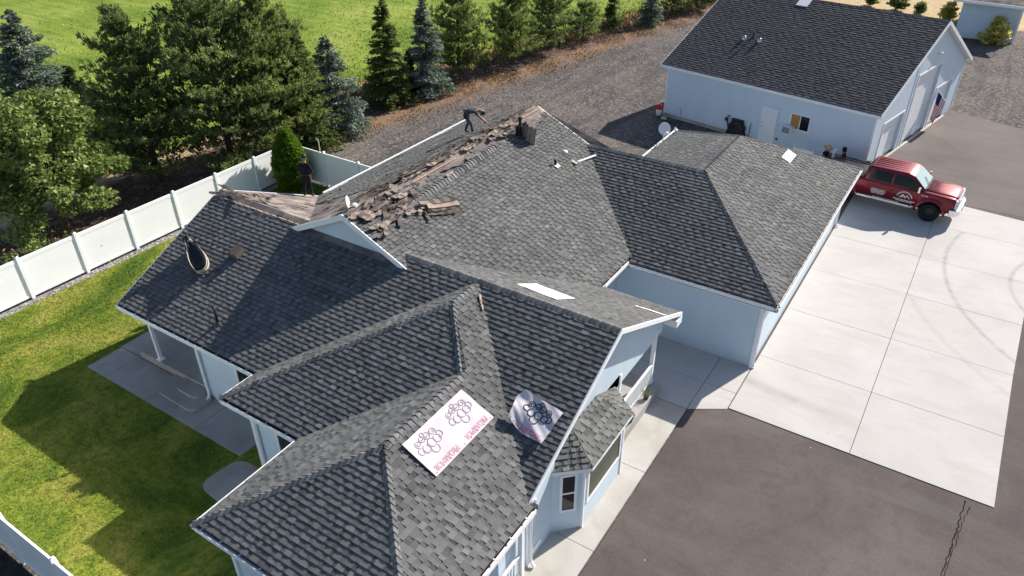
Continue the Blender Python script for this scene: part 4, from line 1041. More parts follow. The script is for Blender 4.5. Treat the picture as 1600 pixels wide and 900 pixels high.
# far house, upper right
b2 = tag(empty('far_house', (0, 0, 0)), 'grey blue building with low roof at the far right edge', 'house')
b = MB(); b.box(-3.9, .35, 55.9, 64, -.05, 2.9); b.build('wall', 'siding', b2)
b = MB(); b.prism([(-4.6, 55.2, 3.0), (.8, 54.6, 3.0), (.8, 60, 4.9), (-4.6, 60, 4.9)], (0, 0, -.14)); b.prism([(-4.6, 60, 4.9), (.8, 60, 4.9), (.8, 65, 3.0), (-4.6, 65, 3.0)], (0, 0, -.14)); rf = b.build('roof', 'felt', b2)
shingle_face([(-4.6, 55.2, 3.0), (.8, 54.6, 3.0), (.8, 60, 4.9), (-4.6, 60, 4.9)], rf, (), mat='shingle_old', prune=False, expo=.2, wmin=.3, wmax=.6)
b = MB(); b.bar((-4.6, 55.15, 2.95), (.8, 54.55, 2.95), .06, .2); b.build('fascia', 'white_trim', b2); b = MB(); b.box(.35, .5, 55.85, 56.0, 0, 2.9); b.build('corner_board', 'white_trim', b2)

# ------------------------------------------------------------------ fences
def fence(name, pts_fn, label):
    pass
def make_fence(label, A, B, n, group, gate=None, face=1):
    root = tag(empty('vinyl_fence', (A[0], A[1], 0), math.atan2(B[1]-A[1], B[0]-A[0])), label, 'fence', group); L = math.hypot(B[0]-A[0], B[1]-A[1]); st_ = L/n
    pm_ = MB(); pm_.box(.0, st_-.0, -.012, .012, .10, 1.66); 
    k_ = 0
    bm_ = MB(); bm_.box(.06, st_-.06, -.016, .016, .11, 1.64); bme = bm_.mesh('panel', ['vinyl'])
    rm = MB(); rm.box(.06, st_-.06, -.028, .028, 1.63, 1.78); rm2 = MB(); rm2.box(.06, st_-.06, -.028, .028, .04, .15)
    rme, rme2 = rm.mesh('top_rail', ['vinyl']), rm2.mesh('bottom_rail', ['vinyl'])
    pb = MB(); pb.box(-.064, .064, -.064, .064, -.05, 1.84); pb.lathe((0, 0, 1.84), [(.085, 0), (.085, .02), (.0, .06)], 4); pme = pb.mesh('post', ['vinyl'])
    for i in range(n):
        o = link('top_rail', rme, root); o.location = (i*st_, 0, 0); o = link('bottom_rail', rme2, root); o.location = (i*st_, 0, 0)
        o = link('panel', bme, root); o.location = (i*st_, 0, 0)
    for i in range(n+1):
        o = link('post', pme, root); o.location = (i*st_, 0, 0)
    return root
make_fence('long white vinyl fence panel run between the lawn and the trees', (-30.2, -15.25), (-30.2, 5.88), 9, 'white vinyl fences')
make_fence('short white vinyl fence closing the yard behind the clipped green shrub', (-30.2+.13, 5.9), (-22.9, 5.82), 3, 'white vinyl fences')
make_fence('white vinyl fence crossing the bottom left corner, seen from its shaded side', (-30.1, -15.2), (-13.0, -15.2), 7, 'white vinyl fences')
v = tag(empty('garden_tap', (-28.0, 5.95, 0)), 'thin white hooked pipe rising above the back fence post', 'pipe'); b = MB(); b.tube([(0, 0, 0), (0, 0, 2.3), (-.05, 0, 2.42), (-.18, 0, 2.44)], .03, 8); b.build('pipe', 'beige', v, True)

# ------------------------------------------------------------------ pickup truck  (local: x forward, y left, z up)
tr = tag(empty('pickup_truck', (-2.82, 19.13, 0), R(-4)), 'dark red crew cab pickup with white door lettering parked at the driveway end', 'pickup truck')
def loft(sections, mats, name, parent, mi_fn=None, smooth=False, cap=True):
    """sections: list of (x, [(y,z)...]) same count, closed loops"""
    b = MB(); n = len(sections[0][1]); 
    for (x, pr_) in sections: b.v += [(x, y, z) for y, z in pr_]
    for i in range(len(sections)-1):
        for k_ in range(n):
            k2 = (k_+1) % n; b.f.append((i*n+k_, i*n+k2, (i+1)*n+k2, (i+1)*n+k_)); b.t.append(.5); b.mi.append(0)
    if cap:
        b.f.append(tuple(range(n))[::-1]); b.t.append(.5); b.mi.append(0); m = (len(sections)-1)*n; b.f.append(tuple(range(m, m+n))); b.t.append(.5); b.mi.append(0)
    o = b.build(name, mats, parent, smooth)
    bm = bmesh.new(); bm.from_mesh(o.data); bmesh.ops.recalc_face_normals(bm, faces=bm.faces); bm.to_mesh(o.data); bm.free(); return o
HW = 1.0
def hull(w_, zb, zt, sh=.10, tuck=.05):
    return [(-w_+tuck, zb), (-w_, zb+.15), (-w_, zt-sh), (-w_+.03, zt-sh*.35), (-w_+.10, zt), (w_-.10, zt), (w_-.03, zt-sh*.35), (w_, zt-sh), (w_, zb+.15), (w_-tuck, zb)]
# body segments with wheel arches cut as raised lower edge
def arch(x, cx_, r_=.58, zc=.46, zb=.60):
    d = abs(x-cx_); return zb if d >= r_ else max(zb, zc+math.sqrt(r_*r_-d*d))
FX, RX = 2.02, -1.95
xsec = sorted(set([-3.05, -2.9, -.72, -.60, .3, 1.2, 1.42, 2.6, 2.75, 2.85, 2.95, 3.06]+[FX+.58*math.cos(R(a)) for a in range(0, 181, 20)]+[RX+.58*math.cos(R(a)) for a in range(0, 181, 20)]))
secs = []
for x in xsec:
    zb = max(arch(x, FX), arch(x, RX)); zt = 1.38 if x < 1.6 else 1.38-.05*((x-1.6)/1.45)**2-.09*max(0, (x-2.75)/.3)**2
    w_ = HW-(.0 if x < 2.35 else .17*((x-2.35)/.71)**2.2)-(.02 if -.7 < x < 1.3 else 0); secs.append((x, hull(w_, zb, zt)))
o = loft(secs, 'truck_red', 'body', tr, smooth=True); bevel(o, .03, 3)
# hood bulge
o = loft([(1.48, [(-.84, 1.35), (-.70, 1.43), (-.3, 1.46), (.3, 1.46), (.70, 1.43), (.84, 1.35)]), (2.2, [(-.84, 1.33), (-.66, 1.42), (-.3, 1.44), (.3, 1.44), (.66, 1.42), (.84, 1.33)]), (2.80, [(-.82, 1.31), (-.60, 1.40), (-.3, 1.41), (.3, 1.41), (.60, 1.40), (.82, 1.31)]), (3.0, [(-.76, 1.26), (-.55, 1.33), (-.3, 1.34), (.3, 1.34), (.55, 1.33), (.76, 1.26)]), (3.07, [(-.70, 1.16), (-.5, 1.20), (-.3, 1.21), (.3, 1.21), (.5, 1.20), (.70, 1.16)])], 'truck_red', 'hood', tr, smooth=True)
# cab greenhouse
def gh(wb, wt, zb, zt): return [(-wb, zb), (-wt-.03, zt-.10), (-wt+.03, zt-.02), (-wt+.14, zt), (wt-.14, zt), (wt-.03, zt-.02), (wt+.03, zt-.10), (wb, zb)]
cab = loft([(-1.10, gh(.95, .84, 1.30, 1.40)), (-1.04, gh(.95, .80, 1.30, 1.93)), (-.9, gh(.95, .79, 1.30, 2.02)), (.70, gh(.95, .79, 1.30, 2.05)), (.92, gh(.95, .79, 1.30, 2.00)), (1.64, gh(.93, .86, 1.30, 1.41))], 'truck_red', 'cab', tr, smooth=True); bevel(cab, .05, 3)
b = MB()
for k_ in range(5): b.box(-.85, .60, -.5+.24*k_-.02, -.5+.24*k_+.02, 2.03, 2.052)
b.build('roof_ribs', 'truck_red', tr)
# glass
def side_pt(x, z, sg):   # on the greenhouse side plane
    t = (z-1.30)/(1.94-1.30); y = .95+(.82-.95)*t; return Vector((x, sg*(y+.008), z))
for sg in (-1, 1):
    for xa, xb, xc, xd in ((-.90, .12, .12, -.88), (.20, 1.44, .88, .20)):
        b = MB(); q = [side_pt(xa, 1.39, sg), side_pt(xb, 1.39, sg), side_pt(xc, 1.90, sg), side_pt(xd, 1.90, sg)]
        if sg > 0: q = q[::-1]
        b.prism([p+Vector((0, 0, 0)) for p in q], Vector((0, -sg*.02, 0))); b.build('side_window', 'car_glass', tr)
wsx = lambda t: Vector((.95+(1.61-.95)*t, 0, 1.985+(1.44-1.985)*t))
b = MB(); n_ = Vector((.545, 0, .64)).normalized()*.014; a, c = wsx(.06)+n_, wsx(.95)+n_
b.prism([a+Vector((0, -.72, 0)), c+Vector((0, -.82, 0)), c+Vector((0, .82, 0)), a+Vector((0, .72, 0))], -n_*1.2); b.build('windshield', 'windshield', tr)
b = MB(); b.bar(wsx(.98)+Vector((0.02, -.75, .02)), wsx(.98)+Vector((.02, .75, .02)), .12, .03); b.bar(wsx(.97)+Vector((.03, -.2, .04)), wsx(.55)+Vector((.03, .1, .03)), .02, .02); b.build('wiper_cowl', 'paint_black', tr)
b = MB(); b.box(-1.10, -1.085, -.62, .62, 1.5, 1.86); b.build('rear_window', 'dark_glass', tr)
# bed cavity
b = MB(); b.box(-2.98, -1.18, -.80, .80, 1.38, 1.386); b.build('bed_floor', 'paint_black', tr)
b = MB(); b.box(-3.0, -1.16, -.86, -.80, 1.38, 1.42); b.box(-3.0, -1.16, .80, .86, 1.38, 1.42); b.box(-1.18, -1.12, -.80, .80, 1.38, 1.52); b.build('bed_rail', 'paint_black', tr)
# seams, handles, steps, flares, mirrors, lights, grille, bumper, wheels
for sg in (-1, 1):
    for x in (-1.10, .14, 1.36):
        b = MB(); b.box(x-.006, x+.006, sg*HW-.018 if sg > 0 else -HW+.010, sg*HW-.010 if sg > 0 else -HW+.018, .62, 1.30); b.build('door_seam', 'black', tr)
    for x in (-.66, .36):
        b = MB(); b.obox((x-.1, sg*(HW-.005), 1.12), (.09, 0, 0), (0, .018, 0), (0, 0, .018)); b.build('door_handle', 'truck_red', tr)
    b = MB(); b.tube([(-1.35, sg*1.0, .60), (-1.2, sg*1.05, .52), (1.2, sg*1.05, .52), (1.35, sg*.98, .60)], .035, 8); b.build('side_step', 'chrome', tr, True)
    for cx_ in (FX, RX):
        b = MB()
        pr_ = None
        for k_ in range(15):
            a = R(-4+188*k_/14); c1 = Vector((cx_+.56*math.cos(a), 0, .46+.56*math.sin(a))); c2 = Vector((cx_+.68*math.cos(a), 0, .46+.68*math.sin(a)))
            if pr_:
                y0, y1 = sg*(HW-.03), sg*(HW+.045)
                b.poly((pr_[0]+Vector((0, y1, 0)), c1+Vector((0, y1, 0)), c2+Vector((0, y0+sg*.02, 0)), pr_[1]+Vector((0, y0+sg*.02, 0)))); b.poly((pr_[0]+Vector((0, y1, 0)), pr_[0]+Vector((0, y0, 0)), c1+Vector((0, y0, 0)), c1+Vector((0, y1, 0))))
            pr_ = (c1, c2)
        b.build('wheel_flare', 'truck_red', tr, True)
        wh = empty('wheel', (cx_, sg*.88, .45)); wh.parent = tr; b = MB()
        b.lathe((0, 0, 0), [(.25, -.15), (.38, -.17), (.43, -.14), (.45, -.07), (.45, .07), (.43, .14), (.38, .17), (.25, .15)], 28, ax=(0, 1, 0)); b.build('tyre', 'rubber', wh, True)
        b = MB(); b.lathe((0, 0, 0), [(.25, -.13), (.24, -.13), (.21, -.04), (.08, -.07), (.0, -.08)] if sg < 0 else [(.25, .13), (.24, .13), (.21, .04), (.08, .07), (.0, .08)], 16, ax=(0, 1, 0))
        for k_ in range(6):
            a = k_*math.pi/3; b.obox((.15*math.cos(a), sg*.075, .15*math.sin(a)), (.09*math.cos(a), 0, .09*math.sin(a)), (0, .015, 0), (-.02*math.sin(a), 0, .02*math.cos(a)))
        b.build('rim', 'dark_metal', wh)
        b = MB(); b.lathe((cx_, sg*.60, .42), [(.60, -.02), (.60, .22 if sg > 0 else -.0)], 16, ax=(0, 1, 0)); 
    b = MB(); b.obox((1.40, sg*1.17, 1.50), (.04, 0, 0), (0, .085, 0), (0, 0, .11)); b.bar((1.40, sg*.93, 1.42), (1.40, sg*1.1, 1.44), .06, .05); bevel(b.build('wing_mirror', 'chrome', tr), .02)
    b = MB(); b.obox((3.0, sg*.79, 1.08), (.05, 0, 0), (-.02, .13, 0), (0, 0, .20)); bevel(b.build('headlight', 'lamp_clear', tr), .02)
b = MB(); b.box(2.98, 3.09, -.64, .64, .84, 1.29); bevel(b.build('grille', 'chrome', tr), .02)
b = MB()
for k_ in range(3): b.box(3.085, 3.10, -.56, .56, .86+.11*k_, .92+.11*k_)
b.build('grille_slats', 'dark_metal', tr)
o = loft([(2.80, [(-1.02, .56), (-1.02, .84), (1.02, .84), (1.02, .56)]), (3.10, [(-.99, .54), (-.99, .84), (.99, .84), (.99, .54)]), (3.24, [(-.72, .56), (-.72, .80), (.72, .80), (.72, .56)])], 'chrome', 'front_bumper', tr); bevel(o, .03, 3)
b = MB(); b.box(3.22, 3.255, -.22, .22, .60, .76); b.build('number_plate', 'paint_black', tr)
b = MB()
for sg in (-1, 1): b.box(3.12, 3.15, sg*.82-.08, sg*.82+.08, .62, .74)
b.build('fog_lamp', 'dark_glass', tr)
o = loft([(-3.2, [(-.95, .5), (-.95, .72), (.95, .72), (.95, .5)]), (-3.02, [(-.98, .5), (-.98, .74), (.98, .74), (.98, .5)])], 'chrome', 'rear_bumper', tr)
for sg in (-1, 1):
    b = MB(); b.box(-3.07, -3.03, sg*.93-.06, sg*.93+.06, .82, 1.2); b.build('tail_lamp', 'red_plastic', tr)
b = MB(); b.box(-2.8, 2.7, -.62, .62, .42, .72); b.build('chassis', 'black', tr)
for cx_ in (FX, RX):
    b = MB(); b.box(cx_-.54, cx_+.54, -.72, .72, .45, 1.0); b.build('wheel_well', 'black', tr)
# door print (right side, y = -HW): arch emblem with house roofs, rows of small marks
b = MB(); yy_ = -HW+.008
def pxz(pts): b.poly([(x, yy_, z) for x, z in pts])
def arc_xz(cx_, cz_, r0, r1, a0, a1, n=18):
    for k_ in range(n):
        a, c = R(a0+(a1-a0)*k_/n), R(a0+(a1-a0)*(k_+1)/n); pxz([(cx_+r0*math.cos(a), cz_+r0*math.sin(a)), (cx_+r1*math.cos(a), cz_+r1*math.sin(a)), (cx_+r1*math.cos(c), cz_+r1*math.sin(c)), (cx_+r0*math.cos(c), cz_+r0*math.sin(c))])
arc_xz(.84, .84, .325, .365, 15, 165)
for q in (((.25, .84), (.40, 1.03), (.44, 1.01), (.31, .84)), ((.40, 1.03), (.56, .84), (.51, .84), (.39, .98)), ((.48, .93), (.60, 1.0), (.73, .84), (.68, .84), (.60, .94), (.51, .88)), ((.37, .86), (.43, .86), (.43, .93), (.37, .93))): pxz([(a_+.36, c_+.04) for a_, c_ in q])
rw = random.Random(2)
def dashrow(x0, x1, z, h, gap=.012, sl=0.):
    x0, x1, z = x0+(.36 if x0 > -.1 else .12), x1+(.36 if x0 > -.1 else .12), z-(0 if x0 > -.1 or x0 < -1 else .05)
    x = x0
    while x < x1:
        l = rw.uniform(.02, .055); pxz([(x, z), (x+l, z), (x+l+.004, z+h), (x+.004, z+h)]); x += l+gap*rw.choice((1, 1, 2.4))
dashrow(.02, .98, .755, .045); dashrow(.14, .86, .695, .04); dashrow(-.82, -.12, 1.015, .045); dashrow(-.82, -.12, .945, .045); dashrow(-.78, -.18, .88, .045); dashrow(-.74, -.2, .82, .03); dashrow(-.66, .55, .645, .03); dashrow(-1.62, -1.30, 1.12, .03); dashrow(-1.6, -1.32, .98, .05); dashrow(-1.6, -1.32, .92, .05)
o = b.build('door_print', 'print_white', tr)
b = MB(); b.box(1.50, 1.80, -HW-.004, -HW+.006, 1.20, 1.24); b.build('fender_badge', 'galv', tr)

# ------------------------------------------------------------------ things by the workshop wall
tl = tag(empty('trailer', (-5.15, 20.95, 0), R(-8)), 'low black utility trailer behind the garage roof, hoses over its end', 'trailer')
b = MB(); b.box(-1.15, 1.15, -.55, .55, .60, .86); b.build('bed', 'paint_black', tl); b = MB()
for y in (-.55, .55): b.bar((-1.15, y, .95), (1.15, y, .95), .05, .05)
for x in (-1.15, 1.15): b.bar((x, -.55, .95), (x, .55, .95), .05, .05)
for x in (-1.13, 0, 1.13):
    for y in (-.55, .55): b.bar((x, y, .3), (x, y, .95), .05, .05)
b.build('side_rails', 'paint_black', tl)
for y in (-.68, .68):
    b = MB(); b.lathe((0, y, .30), [(.0, -.08), (.18, -.08), (.30, -.06), (.30, .06), (.18, .08), (0, .08)], 18, ax=(0, 1, 0)); b.build('wheel', 'rubber', tl, True)
b = MB(); b.bar((1.15, 0, .5), (2.0, 0, .5), .07, .07); b.build('tongue', 'paint_black', tl)
hz_ = tag(empty('hose_loop', (-4.25, 21.0, 0)), 'black and pale hoses looped over the trailer end beside the truck', 'hose')
for k_, (mt, r_) in enumerate((('rubber', .30), ('rubber', .24), ('hose', .34))):
    b = MB(); b.tube([(r_*math.cos(a*math.pi/10)+.05*k_, .06*k_, .86+r_*math.sin(a*math.pi/10)*.9) for a in range(0, 11)], .03, 7); b.build('hose', mt, hz_, True)
v = tag(empty('jug', (-4.72, 20.6, .86)), 'small white jug standing on the trailer edge', 'jug'); b = MB(); b.lathe((0, 0, 0), [(0, 0), (.09, 0), (.10, .05), (.10, .2), (.04, .27), (.035, .31), (0, .31)], 14); b.build('bottle', 'papers', v, True); b = MB(); b.tube([(.05, 0, .27), (.11, 0, .25), (.11, 0, .16), (.09, 0, .13)], .012, 6); b.build('handle', 'papers', v, True)
v = tag(empty('white_stand', (-6.05, 21.35, 0)), 'white post with a flat top beside the man in the straw hat', 'post'); b = MB(); b.box(-.06, .06, -.06, .06, 0, 1.28); b.build('post', 'white_trim', v); b = MB(); b.box(-.16, .16, -.1, .1, 1.28, 1.34); b.build('top', 'white_trim', v)
v = tag(empty('sawhorse', (-7.6, 21.5, 0), R(-11)), 'white rail on two dark legs against the workshop wall', 'sawhorse'); b = MB(); b.box(-.55, .55, -.05, .05, .78, .92); b.build('rail', 'white_trim', v)
for x in (-.52, .52):
    b = MB(); b.bar((x, -.2, 0), (x, 0, 1.05), .05, .05); b.bar((x, .2, 0), (x, 0, 1.0), .05, .05); b.build('leg', 'galv', v)
# covered barbecue
bq = tag(empty('barbecue', (-12.0, 23.75, 0), R(-11)), 'black covered barbecue and clutter against the workshop wall left of its door', 'barbecue')
b = MB(); rb_ = random.Random(9); ng = 14
for i in range(ng):
    for j in range(6): pass
sec = []
for i in range(9):
    z = .02+i*.125; w_ = .62+.06*math.sin(i*1.7)-.012*i*i*.35; d_ = .36+.03*math.cos(i*2.1)-.01*i; sec.append([(w_*math.cos(a*math.pi/8)*(1+.05*rb_.uniform(-1, 1)), d_*math.sin(a*math.pi/8)*(1+.07*rb_.uniform(-1, 1)), z) for a in range(16)])
for r_ in sec: b.v += r_
for i in range(8):
    for k_ in range(16): b.f.append((i*16+k_, i*16+(k_+1) % 16, (i+1)*16+(k_+1) % 16, (i+1)*16+k_)); b.t.append(.5); b.mi.append(0)
b.f.append(tuple(8*16+k_ for k_ in range(16))); b.t.append(.5); b.mi.append(0); b.build('cover', 'black', bq, True)
b = MB(); b.tube([(-.62, .1, .5), (-.75, .05, .95), (-.62, 0, 1.15), (-.5, 0, 1.05)], .03, 6); b.tube([(.75, .1, 0), (.82, .1, 1.0)], .02, 6); b.lathe((-.78, .1, .85), [(0, -.1), (.1, -.08), (.11, .05), (0, .12)], 10); b.build('handles', 'dark_metal', bq, True)
# red and white bucket at the workshop corner
v = tag(empty('bucket', (-17.32, 24.75, 0)), 'white bucket with a red top at the workshop left corner', 'bucket'); b = MB(); b.lathe((0, 0, 0), [(0, 0), (.17, 0), (.2, .42), (.2, .44)], 16); b.build('pail', 'papers', v, True); b = MB(); b.lathe((0, 0, 0), [(.215, .40), (.22, .5), (.2, .62), (.12, .68), (0, .70)], 16); b.build('red_lid', 'red_plastic', v, True)
v = tag(empty('stone_block', (-16.75, 24.25, 0)), 'small pale block at the foot of the workshop corner', 'block'); b = MB(); b.box(-.16, .16, -.1, .1, 0, .14); bevel(b.build('block', 'concrete', v), .02)
v = tag(empty('flower_pot', (-6.66, -1.0, .36)), 'dark pot with a small plant outside the porch railing, nearer the post', 'plant pot')
def pot(v, leaf):
    b = MB(); b.lathe((0, 0, .0), [(0, 0), (.07, 0), (.10, .15), (.105, .17), (.09, .165), (0, .15)], 14); b.build('pot', 'dark_metal', v, True); b = MB(); r_ = random.Random(int(v.location.y*100))
    for k_ in range(90):
        p = Vector((r_.gauss(0, .06), r_.gauss(0, .06), .18+r_.uniform(0, .14))); a = Vector((r_.uniform(-1, 1), r_.uniform(-1, 1), r_.uniform(-.3, 1))).normalized()*.05; c = a.orthogonal().normalized()*.02; b.poly((p-c, p+c, p+a), r_.random())
    b.build('foliage', leaf, v)
pot(v, 'leaf_pine_light')
v = tag(empty('flower_pot', (-6.64, -2.25, .36)), 'dark pot with pale dry leaves outside the porch railing, nearer the bay window', 'plant pot'); pot(v, 'leaf_blue')
b = None

# ------------------------------------------------------------------ people
def skin_body(name, verts, edges, mats_fn, parent, root=0, lvl=1):
    me = bpy.data.meshes.new(name); me.from_pydata([v[0] for v in verts], edges, []); o = bpy.data.objects.new(name, me); COL.objects.link(o)
    sk_ = o.modifiers.new('skin', 'SKIN'); sk_.use_smooth_shade = True; k_r = 1.12
    for i, v in enumerate(verts):
        d_ = me.skin_vertices[0].data[i]; r_ = v[1]; d_.radius = (r_*k_r, r_*k_r) if isinstance(r_, (int, float)) else (r_[0]*k_r, r_[1]*k_r); d_.use_root = (i == root)
    ss = o.modifiers.new('sub', 'SUBSURF'); ss.levels = lvl; ss.render_levels = lvl
    dg = bpy.context.evaluated_depsgraph_get(); dg.update(); nm = bpy.data.meshes.new_from_object(o.evaluated_get(dg)); bpy.data.objects.remove(o); nm.name = name
    return nm
def person(label, J, loc, rz, clothes, hair='cap', facing=(1, 0, 0)):
    """J: joint dict in local coords (m). One continuous body, cap/hair as child."""
    root = tag(empty('person', loc, rz), label, 'person'); V = []; E_ = []; ix = {}; reg = []
    def jv(n, p, r_, g): ix[n] = len(V); V.append((Vector(p), r_)); reg.append(g); return ix[n]
    jv('pelvis', J['pelvis'], (.15, .12), 'leg'); jv('belly', J['belly'], (.145, .11), 'top'); jv('chest', J['chest'], (.17, .12), 'top'); jv('neck', J['neck'], .06, 'skin'); jv('head0', J['head'][0], .085, 'skin'); jv('head1', J['head'][1], (.095, .10), 'skin'); jv('head2', J['head'][2], .075, 'skin')
    for a, c in (('pelvis', 'belly'), ('belly', 'chest'), ('chest', 'neck'), ('neck', 'head0'), ('head0', 'head1'), ('head1', 'head2')): E_.append((ix[a], ix[c]))
    fdir = Vector(facing).normalized(); hc = Vector(J['head'][1])
    for s in 'LR':
        hp, kn, an, to = J['hip'+s], J['knee'+s], J['ank'+s], J['toe'+s]
        jv('hip'+s, hp, .105, 'leg'); jv('thigh'+s, Vector(hp).lerp(Vector(kn), .5), .092, 'leg'); jv('knee'+s, kn, .066, 'leg'); jv('calf'+s, Vector(kn).lerp(Vector(an), .35), .066, 'leg'); jv('ank'+s, an, .05, 'boot'); jv('toe'+s, to, (.05, .035), 'boot')
        for a, c in (('pelvis', 'hip'+s), ('hip'+s, 'thigh'+s), ('thigh'+s, 'knee'+s), ('knee'+s, 'calf'+s), ('calf'+s, 'ank'+s), ('ank'+s, 'toe'+s)): E_.append((ix[a], ix[c]))
        sh, el, wr = Vector(J['sho'+s]), Vector(J['elb'+s]), Vector(J['wri'+s])
        jv('sho'+s, sh, .065, 'top'); jv('elb'+s, el, .047, 'top' if J.get('long') else 'skin'); jv('wri'+s, wr, .03, 'skin'); d_ = (wr-el).normalized(); sd_ = d_.cross(Vector((0, 0, 1))); sd_ = sd_.normalized() if sd_.length > .1 else Vector((0, 1, 0)); dn = d_.cross(sd_)
        jv('palm'+s, wr+d_*.07, (.04, .018), 'skin')
        for a, c in (('chest', 'sho'+s), ('sho'+s, 'elb'+s), ('elb'+s, 'wri'+s), ('wri'+s, 'palm'+s)): E_.append((ix[a], ix[c]))
        pp = wr+d_*.08
        for k_, ln in enumerate((.070, .082, .076, .060)):
            b0 = pp+sd_*(-.03+.02*k_); k1 = b0+d_*ln*.55+dn*.012; k2 = k1+d_*ln*.4+dn*.03
            i1 = jv('f%s%d' % (s, k_), b0+d_*.015, .010, 'skin'); i2 = jv('g%s%d' % (s, k_), k1, .009, 'skin'); i3 = jv('h%s%d' % (s, k_), k2, .008, 'skin'); E_ += [(ix['palm'+s], i1), (i1, i2), (i2, i3)]
        i1 = jv('t'+s, wr+d_*.04-sd_*.045, .011, 'skin'); i2 = jv('u'+s, wr+d_*.085-sd_*.06+dn*.02, .010, 'skin'); E_ += [(ix['palm'+s], i1), (i1, i2)]
    nm = skin_body('body', V, E_, None, root)
    for m in (clothes['top'], clothes['leg'], 'skin', clothes.get('boot', 'boot')): nm.materials.append(MAT[m])
    segs = [(V[a][0], V[c][0], reg[a], reg[c]) for a, c in E_]; mp = {'top': 0, 'leg': 1, 'skin': 2, 'boot': 3}
    for pl in nm.polygons:
        c = pl.center; best = None
        for (a, d_, ra, rc) in segs:
            ab = d_-a; t = max(0, min(1, (c-a).dot(ab)/max(1e-9, ab.length_squared))); q = (c-(a+ab*t)).length
            if best is None or q < best[0]: best = (q, ra if t < .5 else rc)
        pl.material_index = mp[best[1]]; pl.use_smooth = True
    bl = MB(); pv, bv = Vector(J['pelvis']), Vector(J['belly']); axb = (bv-pv).normalized(); bl.lathe(pv+axb*.05, [(.165, -.03), (.175, -.03), (.175, .03), (.165, .03)], 14, ax=axb)
    for sg in (-1, 1): bl.obox(pv+Vector((.02, sg*.19, -.06)), (.07, 0, 0), (0, .035, 0), (0, 0, .09))
    bl.build('tool_belt', 'boot', root)
    # face relief: nose and brows as part of the same mesh
    link('body', nm, root)
    h0, h1, h2 = (Vector(q) for q in J['head']); up = (h2-h0).normalized(); f_ = (fdir-up*fdir.dot(up)).normalized(); sdv = up.cross(f_)
    fb = MB(); c = h1+f_*.095
    fb.poly((c-up*.03-sdv*.018, c-up*.03+sdv*.018, c+up*.02)); fb.poly((c-up*.03-sdv*.018, c+up*.02, c+f_*.03-up*.022)); fb.poly((c-up*.03+sdv*.018, c+f_*.03-up*.022, c+up*.02)); fb.poly((c-up*.03-sdv*.018, c+f_*.03-up*.022, c-up*.03+sdv*.018))
    for sg in (-1, 1): fb.lathe(h1+sdv*sg*.095, [(0, -.012), (.028, -.008), (.03, .008), (0, .012)], 8, ax=sdv)
    fb.build('nose_and_ears', 'skin', root)
    eb = MB()
    for sg in (-1, 1): eb.lathe(h1+f_*.088+sdv*sg*.032+up*.018, [(0, -.01), (.013, -.004), (.013, .004), (0, .01)], 8, ax=f_)
    eb.bar(h1+f_*.094-up*.052-sdv*.024, h1+f_*.094-up*.052+sdv*.024, .008, .008); eb.build('eyes_and_mouth', 'hair', root)
    hb = MB()
    if hair in ('cap', 'straw'):
        rr_ = .112; hb.lathe(h1+up*.045, [(rr_, -.03), (rr_+.002, .02), (rr_*.86, .075), (rr_*.5, .105), (0, .115)], 16, ax=up)
        if hair == 'straw': hb.lathe(h1+up*.02, [(.10, .0), (.24, -.03), (.25, -.02), (.1, .015)], 20, ax=up)
        else: hb.obox(h1+up*.03+f_*.15, f_*.07, sdv*.075, up*.008)
        hb.build('hat', 'straw' if hair == 'straw' else clothes.get('hat', 'black'), root, True)
    else:
        hb.lathe(h1-f_*.018, [(.085, -.13), (.112, -.06), (.118, .02), (.1, .09), (.06, .13), (0, .142)], 16, ax=up); hb.build('hair', 'hair', root, True)
    return root
# man standing at the left ridge end, back to us (local x = facing)
Jst = dict(pelvis=(0, 0, .93), belly=(.02, 0, 1.1), chest=(.05, 0, 1.33), neck=(.09, 0, 1.47), head=((.12, 0, 1.53), (.14, 0, 1.62), (.15, 0, 1.69)),
    hipL=(0, .10, .88), kneeL=(.05, .13, .47), ankL=(.0, .15, .08), toeL=(.16, .18, .03), hipR=(0, -.10, .88), kneeR=(.06, -.12, .47), ankR=(0, -.15, .08), toeR=(.16, -.19, .03),
    shoL=(.05, .19, 1.37), elbL=(.10, .27, 1.10), wriL=(.27, .20, 1.0), shoR=(.05, -.19, 1.37), elbR=(.08, -.27, 1.10), wriR=(.26, -.20, 1.02), long=True)
x, y = -22.05, -.30
person('man in dark work clothes standing with his back to us beside the clipped shrub', Jst, (x, y, onroof(x, y)+.03), R(115), {'top': 'cloth_dark', 'leg': 'cloth_dark', 'hat': 'black'}, 'cap')
# man bent over on the far slope
Jb = dict(pelvis=(0, 0, .88), belly=(.14, 0, 1.0), chest=(.40, 0, 1.05), neck=(.55, 0, 1.03), head=((.60, 0, 1.02), (.69, 0, .97), (.75, 0, .93)),
    hipL=(.0, .10, .84), kneeL=(.10, .14, .45), ankL=(-.06, .16, .08), toeL=(.10, .18, .03), hipR=(0, -.10, .84), kneeR=(.24, -.13, .50), ankR=(.30, -.15, .10), toeR=(.45, -.16, .05),
    shoL=(.42, .18, 1.02), elbL=(.50, .24, .72), wriL=(.72, .18, .58), shoR=(.42, -.18, 1.02), elbR=(.66, -.20, .78), wriR=(.88, -.12, .55))
x, y = -18.35, 5.55
person('man bending over at work on the far slope near the upper gutter', Jb, (x, y, onroof(x, y)+.03), R(30), {'top': 'cloth_blue', 'leg': 'cloth_grey', 'hat': 'black'}, 'cap', facing=(.4, 0, -.9))
